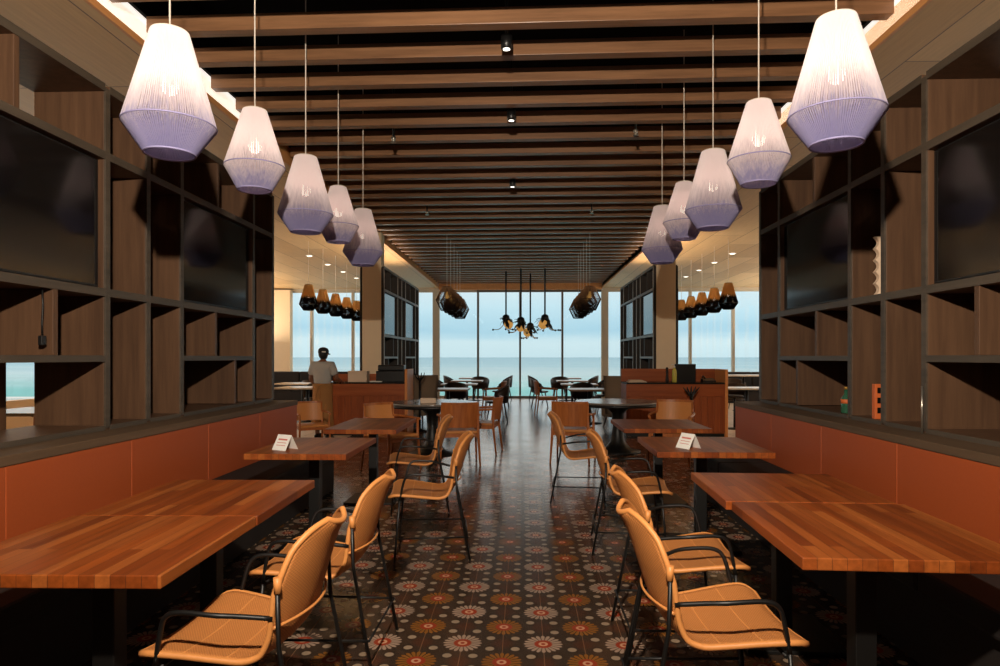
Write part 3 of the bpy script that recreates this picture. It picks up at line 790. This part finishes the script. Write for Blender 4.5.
dark_spots = [(-0.62, 18.7, 180, 'dark tub chair beside the aisle at the second-last table on the far left'), (-0.60, 21.7, 180, 'dark tub chair beside the glass on the left of the aisle'),
              (-2.45, 16.9, 0, 'dark tub chair on the wall side of the far left tables, nearest of them'), (-2.40, 19.2, 0, 'dark tub chair on the wall side, middle of the far left tables'),
              (-2.35, 21.6, 0, 'dark tub chair on the wall side of the far left table at the glass'), (0.46, 18.6, 0, 'dark tub chair beside the aisle at the second-last table on the far right'),
              (0.42, 21.7, 0, 'dark tub chair beside the glass on the right of the aisle'), (2.10, 16.8, 180, 'dark tub chair on the wall side of the far right tables, nearest of them'),
              (2.25, 19.2, 180, 'dark tub chair on the wall side, middle of the far right tables'), (2.2, 21.6, 180, 'dark tub chair on the wall side of the far right table at the glass'),
              (-1.35, 20.75, 88, 'dark tub chair, back to the camera, before the far left table at the glass'),
              (1.15, 20.75, 92, 'dark tub chair, back to the camera, before the far right table at the glass'),
              (-1.62, 15.95, 90, 'dark tub chair with its back to the camera before the second far left table'),
              (1.42, 15.95, 90, 'dark tub chair with its back to the camera before the second far right table'),
              (-0.55, 14.3, 182, 'dark tub chair beside the aisle at the nearest of the far left tables'),
              (-4.9, 15.4, 265, 'dark tub chair in the left side room beside the waiter'), (-5.6, 17.4, 80, 'dark tub chair farther back in the left side room'),
              (4.9, 15.5, 250, 'dark tub chair at the low table in the right side room'), (5.9, 18.6, 265, 'dark tub chair at the high table in the right side room')]
for n, (x, y, a, lab) in enumerate(dark_spots): at_or_dup(dk, n, (x, y, 0), d(a), lab)
M['rowtop'] = wood('row_table_wood', lin(120, 84, 58), lin(158, 116, 84), 'X', 0.3)
def row_table(x, y, label, zt=0.74, hx=0.45, hy=0.40, mat='rowtop'):
    t = thing('square_table', label, 'table', (x, y, 0), 0, 'tables by the windows')
    MB().box((-hx, -hy, zt - 0.035), (hx, hy, zt), 0.004).build('tabletop', mat, t)
    MB().tube([(0, 0, 0.02), (0, 0, zt - 0.036)], 0.035, 10).build('column', 'metal', t)
    MB().lathe([(0.27, 0), (0.27, 0.012), (0.05, 0.03)], 28).build('base', 'metal', t)
for k, (y_) in enumerate((14.2, 16.8, 19.1, 21.6)):
    nm = ('nearest', 'second', 'third', 'farthest')[k]
    row_table(-1.62, y_, '%s square table of the row by the windows on the left of the aisle' % nm)
    row_table(1.42, y_, '%s square table of the row by the windows on the right of the aisle' % nm)
M['paletop'] = plain('pale_table_top', lin(206, 190, 168), 0.25)
row_table(-4.75, 14.4, 'pale-topped table in the left side room behind the waiter', 0.76, 0.6, 0.4, 'paletop')
row_table(-5.6, 16.6, 'pale-topped table farther back in the left side room', 0.76, 0.6, 0.4, 'paletop')
row_table(4.85, 14.5, 'pale-topped table in the right side room nearest the counter', 0.76, 0.55, 0.4, 'paletop')
row_table(5.8, 17.6, 'high pale-topped table farther back in the right side room', 0.95, 0.6, 0.4, 'paletop')
row_table(-5.35, 7.3, 'white-topped table glimpsed through the open left shelf', 0.82, 0.6, 0.45, 'paletop')
at = dup(acc, (-6.4, 8.9, 0), d(200), 'pale-backed armchair glimpsed through the open left shelf')

def lounge(x, y, rz, label):
    t = thing('lounge_chair', label, 'chair', (x, y, 0), rz, 'grey-brown high-backed chairs')
    MB().box((-0.30, -0.30, 0.22), (0.30, 0.30, 0.46), 0.04).build('seat', 'upholst', t)
    rings = []
    for k in range(13):
        a = PI + (k / 12 - 0.5) * PI * 0.95; cx, cy = 0.05 + 0.33 * math.cos(a), 0.36 * math.sin(a); e = 0.035
        rings.append([Vector((cx - math.cos(a) * e, cy - math.sin(a) * e, 0.30)), Vector((cx + math.cos(a) * e, cy + math.sin(a) * e, 0.30)), Vector((cx + math.cos(a) * (e + .05), cy + math.sin(a) * (e + .05), 1.05)), Vector((cx + math.cos(a) * (.05 - e), cy + math.sin(a) * (.05 - e), 1.05))])
    MB().ring_loft(rings).build('backrest', 'upholst', t)
    for sx in (-1, 1):
        for sy in (-1, 1): MB().tube([(sx * 0.22, sy * 0.22, 0.23), (sx * 0.26, sy * 0.26, 0)], [0.02, 0.012], 8).build('leg', 'chairdark', t)
lounge(-2.13, 13.7, d(60), 'grey-brown high-backed chair beside the left rear partition')
lounge(1.98, 13.3, d(120), 'grey-brown high-backed chair beside the right rear partition')
def sofa(x0, x1, y, label):
    t = thing('window_sofa', label, 'sofa', ((x0 + x1) / 2, y, 0), 0, 'dark sofas along the windows')
    h = (x1 - x0) / 2; n_ = 3
    MB().box((-h, -0.40, 0.06), (h, 0.40, 0.34), 0.02).build('base', 'seatdark', t)
    MB().box((-h + 0.05, -0.35, 0.0), (h - 0.05, 0.35, 0.06)).build('plinth', 'metal', t)
    for k in range(n_):
        a = -h + 2 * h * k / n_; b = a + 2 * h / n_
        MB().box((a + 0.005, -0.42, 0.34), (b - 0.005, 0.22, 0.46), 0.03).build('seat_cushion', 'seatdark', t)
        MB().box((a + 0.005, 0.22, 0.34), (b - 0.005, 0.40, 0.95), 0.04).build('back_cushion', 'seatdark', t)
sofa(-8.3, -5.1, 20.9, 'low dark sofa along the windows of the left side room')
sofa(4.9, 8.4, 20.9, 'low dark sofa along the windows of the right side room')
t = thing('pedestal_stool', 'slim dark stool with a round base right of the counter', 'stool', (4.18, 13.2, 0))
MB().lathe([(0.20, 0), (0.20, 0.012), (0.03, 0.03)], 28).build('base', 'metal', t)
MB().tube([(0, 0, 0.02), (0, 0, 0.62)], 0.022, 10).build('stem', 'metal', t)
MB().lathe([(0.15, 0.62), (0.17, 0.63), (0.17, 0.66), (0.15, 0.67)], 24).build('seat', 'seatdark', t)

# ------------------------------------------------------------------ service counters
def counter(x0, x1, y0, y1, label, hutch):
    t = thing('service_counter', label, 'counter', ((x0 + x1) / 2, y0, 0), 0)
    h = (x1 - x0) / 2; D = y1 - y0
    MB().box((-h, 0.0, 0.06), (h, D, 0.93), 0.003).build('cabinet', 'counter', t)
    MB().box((-h, 0.03, 0), (h, D - 0.03, 0.06)).build('plinth', 'metal', t)
    MB().box((-h, -0.014, 0.72), (h, 0.0, 0.935), 0.003).build('fascia', 'counterx', t)
    for k in range(int(2 * h / 0.115)):
        xx = -h + 0.06 + k * 0.115
        MB().box((xx, -0.012, 0.08), (xx + 0.10, 0.0, 0.715), 0.003).build('slat', 'counter', t)
    MB().box((-h, -0.02, 0.935), (h, D, 0.965), 0.003).build('worktop', 'darktop', t)
    MB().box((h, -0.03, 0), (h + 0.05, D, 1.20), 0.004).build('end_panel', 'edgewood', t)
    if hutch == 'wood': MB().box((-h, D - 0.03, 0.965), (h, D, 1.20), 0.003).build('back_panel', 'counterx', t)
    else: MB().box((-h, D - 0.03, 0.965), (h, D, 1.10), 0.003).build('back_panel', 'counterx', t)
    return t
counter(-3.62, -2.13, 11.85, 12.48, 'wood-clad service counter by the left cream column', 'low')
counter(1.84, 3.58, 11.85, 12.48, 'wood-clad service counter by the right cream column', 'wood')
t = thing('till_cabinet', 'black boxy till cabinet on the left counter', 'till', (-2.42, 12.10, 0.965))
MB().box((-0.26, -0.16, 0), (0.26, 0.2, 0.20), 0.01).build('body', 'blackplastic', t)
MB().box((-0.24, -0.10, 0.20), (0.24, 0.16, 0.31), 0.02).build('screen_hood', 'blackplastic', t)
t = thing('paper_box', 'pale pink cardboard box on the left counter beside the waiter', 'box', (-3.02, 12.05, 0.965))
MB().box((-0.17, -0.12, 0), (0.17, 0.12, 0.17), 0.003).build('carton', 'wave', t)
MB().box((-0.175, -0.125, 0.17), (0.175, 0.125, 0.20), 0.003).build('lid', 'wave', t)
t = thing('paper_stack', 'stack of pale papers on the left counter next to the box', 'papers', (-2.80, 12.0, 0.965))
for k in range(3): MB().box((0.03 - 0.01 * k, -0.13 + 0.012 * k, 0.006 * k), (0.23 + 0.006 * k, 0.13, 0.006 * k + 0.0055)).build('sheets', 'paper', t)
t = thing('laptop_computer', 'open black laptop on the right counter, lid toward the camera', 'laptop', (2.93, 12.1, 0.965))
MB().box((-0.19, -0.02, 0), (0.19, 0.24, 0.018), 0.004).build('keyboard_base', 'blackplastic', t)
m_ = MB(); m_.box((-0.19, -0.008, 0), (0.19, 0.008, 0.33), 0.005, Matrix.Translation((0, -0.03, 0.0)) @ Matrix.Rotation(d(6), 4, 'X')); m_.build('lid', 'blackplastic', t)
t = thing('pump_bottle', 'yellow-green pump bottle on the right counter', 'bottle', (2.72, 11.97, 0.965))
MB().lathe([(0.036, 0), (0.042, 0.01), (0.042, 0.20), (0.030, 0.235), (0.016, 0.25), (0.016, 0.265)], 20).build('body', 'bottle', t)
MB().lathe([(0.018, 0.265), (0.018, 0.285), (0.006, 0.29), (0.006, 0.32)], 12).build('collar', 'white', t)
MB().tube([(0, 0, 0.32), (-0.02, 0, 0.325), (-0.055, 0, 0.315)], 0.007, 8).build('nozzle', 'white', t)
t = thing('pepper_mill', 'dark slim mill beside the yellow pump bottle', 'mill', (2.60, 12.02, 0.965))
MB().lathe([(0.03, 0), (0.03, 0.05), (0.018, 0.14), (0.026, 0.20), (0.024, 0.22)], 16).build('body', 'chairdark', t); MB().ball((0, 0, 0.245), 0.026).build('knob', 'chairdark', t)
t = thing('folded_napkins', 'pale folded napkins at the left end of the right counter', 'napkins', (2.08, 12.0, 0.965))
for k in range(4): MB().box((-0.20 + 0.012 * k, -0.1, 0.011 * k), (0.14 - 0.025 * k, 0.1, 0.011 * k + 0.010), 0.004).build('napkin', 'wave', t)
t = thing('desk_telephone', 'low black telephone at the right end of the right counter', 'telephone', (3.36, 12.1, 0.965))
MB().prism([(-0.10, 0), (0.10, 0), (0.10, 0.07), (-0.10, 0.03)], 'X', -0.11, 0.11).build('base', 'blackplastic', t)
MB().tube(resample([(-0.08, -0.07, 0.06), (-0.08, -0.05, 0.085), (-0.08, 0.05, 0.105), (-0.08, 0.08, 0.095)], 12), 0.017, 8).build('handset', 'blackplastic', t)
t = thing('coat_stand', 'black post with five splayed prongs before the right counter', 'stand', (2.88, 11.4, 0))
MB().lathe([(0.15, 0), (0.15, 0.015), (0.03, 0.04)], 20).build('base', 'metal', t)
MB().tube([(0, 0, 0.03), (0, 0, 0.80)], 0.028, 10).build('post', 'metal', t)
for k in range(5):
    a = -0.9 + 0.45 * k
    MB().tube(resample([(0, 0, 0.74), (0.06 * math.sin(a) * 1.3, 0.01 * k, 0.80), (0.19 * math.sin(a), 0.02 * (k - 2), 0.87 + 0.05 * math.cos(a))], 8), [0.022] * 4 + [0.018, 0.014, 0.011, 0.008], 8).build('prong', 'metal', t)
t = thing('coat_stand', 'thin black post with prongs beside the left counter end panel', 'stand', (-1.98, 12.6, 0))
MB().lathe([(0.15, 0), (0.15, 0.015), (0.03, 0.04)], 20).build('base', 'metal', t)
MB().tube([(0, 0, 0.03), (0, 0, 1.02)], 0.022, 10).build('post', 'metal', t)
for k in range(4):
    a = -0.8 + 0.53 * k
    MB().tube([(0, 0, 0.96), (0.10 * math.sin(a), 0.0, 1.04), (0.13 * math.sin(a), 0, 1.12)], [0.014, 0.012, 0.007], 8).build('prong', 'metal', t)

# ------------------------------------------------------------------ string pendants
def make_pendant(mat, rim, name, cat='pendant lamp', cord='rodw', bulb=True, glow='bulb', N=120, prof=((0.088, 0.0), (0.217, -0.465), (0.120, -0.605)), ztop=3.045):
    t = thing(name, 'x', cat)
    (ra_, _), (rb_, zb_), (rc_, zc_) = prof
    m_ = MB()
    for k in range(N):
        a = 2 * PI * k / N + random.uniform(-0.004, 0.004)
        for (r0, z0), (r1, z1) in zip(prof, prof[1:]):
            wd = 0.0046
            q = []
            for r, z_ in ((r0, z0), (r1, z1)):
                c_, s_ = math.cos(a), math.sin(a)
                q.append([Vector((r * c_ - wd * s_, r * s_ + wd * c_, z_)), Vector(((r + 0.004) * c_, (r + 0.004) * s_, z_)), Vector((r * c_ + wd * s_, r * s_ - wd * c_, z_)), Vector(((r - 0.003) * c_, (r - 0.003) * s_, z_))])
            m_.ring_loft(q, False, True, False)
    m_.build('string_shade', mat, t)
    def ring(r, z_, tr): return MB().loop([(r * math.cos(2 * PI * k / 40), r * math.sin(2 * PI * k / 40), z_) for k in range(40)], tr, 6)
    MB().lathe([(ra_ + 0.0025, -0.006), (ra_ + 0.0025, 0.004), (ra_ - 0.01, 0.010), (0.02, 0.012)], 40).build('top_cap', 'rodw' if bulb and mat == 'lilac' else 'metal', t)
    ring(rb_ + 0.001, zb_, 0.004).build('rim', rim, t)
    ring(rc_, zc_ - 0.002, 0.005).build('bottom_ring', 'metal' if mat != 'lilac' else 'lilacring', t)
    MB().lathe([(0.022, 0.0), (0.022, zb_ * 0.32), (0.026, zb_ * 0.36)], 16).build('socket', 'metal', t)
    MB().lathe([(0.014, zb_ * 0.36), (0.03, zb_ * 0.36 - 0.05), (0.042, zb_ * 0.36 - 0.10), (0.030, zb_ * 0.36 - 0.135), (0.006, zb_ * 0.36 - 0.148)], 20).build('bulb', glow, t)
    MB().tube([(0, 0, 0.01), (0, 0, 4.5 - ztop)], 0.0045, 8).build('cord', cord, t)
    return t
PY = [3.25, 4.30, 5.32, 6.27, 7.25]
lil = make_pendant('lilac', 'lilacring', 'string_pendant'); lil['group'] = 'white and lilac string pendants'
SMALL = ((0.074, 0.0), (0.190, -0.370), (0.108, -0.520))
lis = make_pendant('lilac', 'lilacring', 'string_pendant', N=104, prof=SMALL); lis['group'] = 'white and lilac string pendants'
n = m_s = 0
for side, X_ in (('left', -1.77), ('right', 1.515)):
    for k, yy in enumerate(PY):
        lab = '%s %s white-to-lilac string pendant lamp in the %s row, counted from the camera' % (('first', 'second', 'third', 'fourth', 'farthest')[k], 'small' if k % 2 else 'large', side)
        if k % 2: at_or_dup(lis, m_s, (X_, yy, 3.045 if X_ < 0 else 3.055), 0.3 * k, lab); m_s += 1
        else: at_or_dup(lil, n, (X_, yy, 3.045 if X_ < 0 else 3.055), 0.3 * k, lab); n += 1
gb = make_pendant('goldblack', 'metal', 'string_pendant', ztop=4.5 - (SOFF - 2.90) / 0.86); gb['group'] = 'gold and black string pendants in the side rooms'
n = 0
for side, X_ in (('left', -4.40), ('right', 4.12)):
    for k in range(5):
        lab = '%s gold-topped black string pendant of the %s side-room row, counted from the camera' % (ORD[k] if k < 4 else 'farthest', side)
        o = at_or_dup(gb, n, (X_, 13.4 + 0.98 * k, 2.90), 0.2 * k, lab); o.scale = (0.86,) * 3; n += 1
bb = make_pendant('brownblack', 'metal', 'string_pendant', glow='amber', N=66, prof=((0.105, 0.0), (0.228, -0.255), (0.125, -0.475)), ztop=2.84); bb['group'] = 'dark string pendants over the middle tables'
n = 0
for side, X_ in (('left', XC - 1.46), ('right', XC + 1.46)):
    for k in range(5):
        lab = '%s brown-and-black string pendant of the %s middle row, counted from the camera' % (ORD[k] if k < 4 else 'farthest', side)
        at_or_dup(bb, n, (X_, 13.5 + 0.7 * k, 2.85), 0.25 * k, lab); n += 1

# sculptural black and amber lights hanging in the middle
def branch_light(x, y, z, rz, label, seed):
    R = random.Random(seed)
    t = thing('branch_pendant', label, 'pendant lamp', (x, y, z), rz, 'black branch pendants with amber globes')
    MB().tube([(0, 0, 0.12), (0, 0, (4.5 - z) / 1.35)], 0.018, 8).build('rod', 'metal', t)
    MB().lathe([(0.02, 0.16), (0.07, 0.13), (0.09, 0.05), (0.05, 0.0)], 16).build('holder', 'metal', t)
    MB().ball((0.06, 0, -0.06), 0.10, (1, 1, 1), 20).build('globe', 'amber', t)
    t.scale = (1.35,) * 3
    for k in range(18):
        a = R.uniform(0, 2 * PI); el = R.uniform(-0.5, 0.7); L = R.uniform(0.08, 0.20)
        dv = Vector((math.cos(a) * math.cos(el), math.sin(a) * math.cos(el), math.sin(el)))
        sd = dv.cross(Vector((0, 0, 1))).normalized(); up = sd.cross(dv)
        m_ = MB(); rings = []
        for q in range(7):
            f = q / 6; wd = 0.036 * math.sin(PI * (0.1 + 0.88 * f)) + 0.004; c_ = dv * (0.05 + L * f) - Vector((0, 0, 0.10 * f * f)) + Vector((0, 0, 0.03))
            rings.append([c_ + sd * wd, c_ + up * 0.006, c_ - sd * wd, c_ - up * 0.004])
        m_.ring_loft(rings); m_.build('leaf', 'leafblack', t)
    for k in range(5):
        a = R.uniform(0, 2 * PI); L = R.uniform(0.20, 0.36); dv = Vector((math.cos(a), math.sin(a), 0))
        tip = dv * L + Vector((0, 0, -0.18))
        tw = MB().tube(resample([(0, 0, 0.0), dv * L * 0.5 + Vector((0, 0, -0.16)), tip], 8), 0.008, 6).build('twig', 'brass', t)
        MB().ball(tip, 0.022, (1, 1, 1), 10).build('bud', 'metal', tw)
branch_light(-0.50, 19.4, 2.46, 0.3, 'leftmost black branch pendant light with amber globe above the aisle', 1)
branch_light(-0.06, 18.9, 2.36, 1.7, 'second from the left black branch pendant light above the aisle', 2)
branch_light(0.22, 19.8, 2.24, 2.9, 'lowest-hanging black branch pendant light, third from the left', 3)
branch_light(0.62, 18.7, 2.42, 4.0, 'rightmost black branch pendant light with amber globe above the aisle', 4)

# ------------------------------------------------------------------ the waiter, seen from behind
def skinned(name, verts, edges, radii, mat, parent, sub=2):
    me = bpy.data.meshes.new(name); me.from_pydata(verts, edges, []); o = bpy.data.objects.new(name, me); C.objects.link(o)
    sk = o.modifiers.new('skin', 'SKIN'); sk.use_smooth_shade = True
    for i, r in enumerate(radii):
        v = me.skin_vertices[0].data[i]; v.radius = r if isinstance(r, tuple) else (r, r); v.use_root = (i == 0)
    su = o.modifiers.new('sub', 'SUBSURF'); su.levels = sub; su.render_levels = sub
    dg = bpy.context.evaluated_depsgraph_get(); ev = o.evaluated_get(dg)
    m2 = bpy.data.meshes.new_from_object(ev, depsgraph=dg); m2.name = name
    o.modifiers.clear(); o.data = m2; bpy.data.meshes.remove(me)
    m2.materials.clear(); m2.materials.append(M[mat])
    for f in m2.polygons: f.use_smooth = True
    o.parent = parent; return o
def waiter(x, y, rz):
    t = thing('person', 'person in pale shirt, khaki apron and black cap standing at the left counter', 'person', (x, y, 0), rz)
    # local: +y is the way the person faces; body: pelvis, spine, neck, head, arms, legs as one skin
    V = [(0, 0, 0.84), (0, 0.0, 1.00), (0, 0.0, 1.16), (0, 0.005, 1.28), (0, 0.02, 1.345), (0, 0.035, 1.40),
         (-0.165, 0.0, 1.275), (-0.225, 0.0, 1.04), (-0.205, 0.16, 0.885),
         (0.165, 0.0, 1.275), (0.245, 0.04, 1.04), (0.235, 0.24, 0.995),
         (-0.085, 0, 0.78), (-0.09, 0.02, 0.44), (-0.10, -0.005, 0.08), (-0.105, 0.10, 0.035),
         (0.085, 0, 0.78), (0.10, -0.01, 0.44), (0.11, -0.03, 0.08), (0.125, 0.07, 0.035)]
    E_ = [(0, 1), (1, 2), (2, 3), (3, 4), (4, 5), (3, 6), (6, 7), (7, 8), (3, 9), (9, 10), (10, 11), (0, 12), (12, 13), (13, 14), (14, 15), (0, 16), (16, 17), (17, 18), (18, 19)]
    Rr = [(0.145, 0.11), (0.14, 0.105), (0.155, 0.115), (0.13, 0.095), 0.055, 0.052, 0.062, 0.042, 0.028, 0.062, 0.042, 0.028, 0.085, 0.055, 0.04, 0.032, 0.085, 0.055, 0.04, 0.032]
    body = skinned('body', V, E_, Rr, 'skin', t)
    # head with face, ears
    h = MB(); hc = Vector((0, 0.035, 1.475))
    h.ball(hc, 0.095, (0.80, 0.98, 1.14), 24); h.ball(hc + Vector((0, 0.045, -0.05)), 0.055, (0.9, 0.9, 0.9), 16)
    h.ball(hc + Vector((0, 0.098, -0.012)), 0.016, (0.8, 1.1, 1.3), 10)
    for s in (-1, 1):
        h.ball(hc + Vector((s * 0.077, -0.004, -0.012)), 0.026, (0.35, 0.8, 1.15), 12)
    hd = h.build('head', 'skin', t)
    e = MB()
    for s in (-1, 1): e.ball(hc + Vector((s * 0.032, 0.082, 0.008)), 0.011, (1.2, 0.7, 0.8), 10)
    e.build('eyes', 'hair', hd)
    MB().ball(hc + Vector((0, 0.092, -0.055)), 0.018, (1.3, 0.4, 0.4), 10).build('mouth', 'leather', hd)
    hr = MB(); hr.ball(hc + Vector((0, -0.012, 0.0)), 0.097, (0.82, 0.96, 1.05), 24)
    b = hr.bm; bmesh.ops.bisect_plane(b, geom=list(b.verts) + list(b.edges) + list(b.faces), plane_co=hc + Vector((0, 0.03, -0.035)), plane_no=(0, 0.9, -0.45), clear_outer=True)
    hr.build('hair', 'hair', t)
    cp = MB(); cp.lathe([(0.098, 0.0), (0.100, 0.03), (0.095, 0.062), (0.072, 0.092), (0.03, 0.106), (0.004, 0.108)], 28, (0, 0, 0)); 
    c_ = cp.build('cap', 'cap_cloth', t, hc + Vector((0, -0.004, 0.008))); c_.scale = (0.90, 1.06, 1.0); c_.rotation_euler = (d(-6), 0, 0)
    br = MB(); rings = []
    for k in range(9):
        a = PI * (0.18 + 0.64 * k / 8); r0, r1 = 0.09, 0.165
        rings.append([Vector((r0 * math.cos(a), r0 * math.sin(a), 0.014)), Vector((r1 * math.cos(a) * 0.72, r1 * math.sin(a), 0.0)), Vector((r1 * math.cos(a) * 0.72, r1 * math.sin(a), -0.005)), Vector((r0 * math.cos(a), r0 * math.sin(a), 0.008))])
    br.ring_loft(rings).build('brim', 'cap_cloth', c_)
    MB().box((-0.005, -0.104, 0.008), (0.07, -0.090, 0.026), 0.003, Matrix.Rotation(d(14), 4, 'Z')).build('strap_patch', 'paper', c_)
    # shirt: torso and short sleeves
    SV = [(0, 0, 0.90), (0, 0.0, 1.02), (0, 0.0, 1.16), (0, 0.005, 1.27), (0, 0.015, 1.325), (-0.165, 0.0, 1.28), (-0.215, 0.0, 1.09), (0.165, 0.0, 1.28), (0.222, 0.025, 1.09)]
    SE = [(0, 1), (1, 2), (2, 3), (3, 4), (3, 5), (5, 6), (3, 7), (7, 8)]
    skinned('shirt', SV, SE, [(0.165, 0.125), (0.17, 0.13), (0.185, 0.135), (0.155, 0.115), (0.075, 0.07), 0.082, 0.072, 0.082, 0.072], 'shirt', t)
    # long apron wrapped to the shins
    rings = []
    for k in range(15):
        f = k / 14; z_ = 0.96 - 0.80 * f; rx = 0.178 - 0.012 * math.sin(f * PI) + 0.018 * f; ry = 0.145 + 0.03 * f; ring = []
        for q in range(40):
            a = 2 * PI * q / 40; wv = 1 + 0.035 * f * math.sin(7 * a + 1.3) + 0.02 * f * math.sin(11 * a)
            ring.append(Vector((rx * math.cos(a) * wv, ry * math.sin(a) * wv + 0.005, z_)))
        rings.append(ring)
    MB().ring_loft(rings).build('apron', 'apron', t)
    kn = MB().tube([(0.0, -0.155, 0.93), (-0.03, -0.165, 0.84), (-0.045, -0.168, 0.72)], [0.012, 0.010, 0.007], 6); kn.tube([(0.0, -0.155, 0.93), (0.025, -0.165, 0.82), (0.03, -0.168, 0.70)], [0.012, 0.010, 0.007], 6); kn.build('apron_strings', 'apron', t)
    # hands: palm, four fingers and thumb
    for s, wr, fw in ((-1, Vector((-0.205, 0.16, 0.885)), Vector((0.0, 0.75, -0.66))), (1, Vector((0.235, 0.24, 0.995)), Vector((-0.05, 0.97, -0.22)))):
        fw.normalize(); sd = Vector((1, 0, 0)); sd = (sd - fw * sd.dot(fw)).normalized(); up = sd.cross(fw)
        HV = [wr - fw * 0.01, wr + fw * 0.035, wr + fw * 0.075]; HE = [(0, 1), (1, 2)]; HR = [(0.024, 0.019), (0.036, 0.016), (0.036, 0.014)]
        m_ = skinned('hand', HV, HE, HR, 'skin', t)
        for k in range(4):
            o_ = (k - 1.5) * 0.019; L = (0.062, 0.074, 0.070, 0.054)[k if s < 0 else 3 - k]
            p0 = wr + fw * 0.072 + sd * o_; p1 = p0 + fw * L * 0.5 - up * 0.006; p2 = p1 + fw * L * 0.3 - up * 0.014; p3 = p2 + fw * L * 0.18 - up * 0.014
            skinned('finger', [p0, p1, p2, p3], [(0, 1), (1, 2), (2, 3)], [0.0095, 0.009, 0.0085, 0.007], 'skin', m_, 1)
        ts = -s
        p0 = wr + fw * 0.025 + sd * ts * 0.028; p1 = p0 + fw * 0.03 + sd * ts * 0.026 - up * 0.008; p2 = p1 + fw * 0.03 + sd * ts * 0.006 - up * 0.008
        skinned('thumb', [p0, p1, p2], [(0, 1), (1, 2)], [0.012, 0.0105, 0.008], 'skin', m_, 1)
    for s, a in ((-1, Vector((-0.10, 0.045, 0.0))), (1, Vector((0.115, 0.02, 0.0)))):
        MB().ball(a + Vector((0, 0.0, 0.04)), 0.05, (0.95, 2.6, 0.95), 18).box(a + Vector((-0.042, -0.115, 0.0)), a + Vector((0.042, 0.12, 0.022)), 0.01).build('shoe', 'shoe', t)
    return t
waiter(-3.50, 11.42, d(-8))
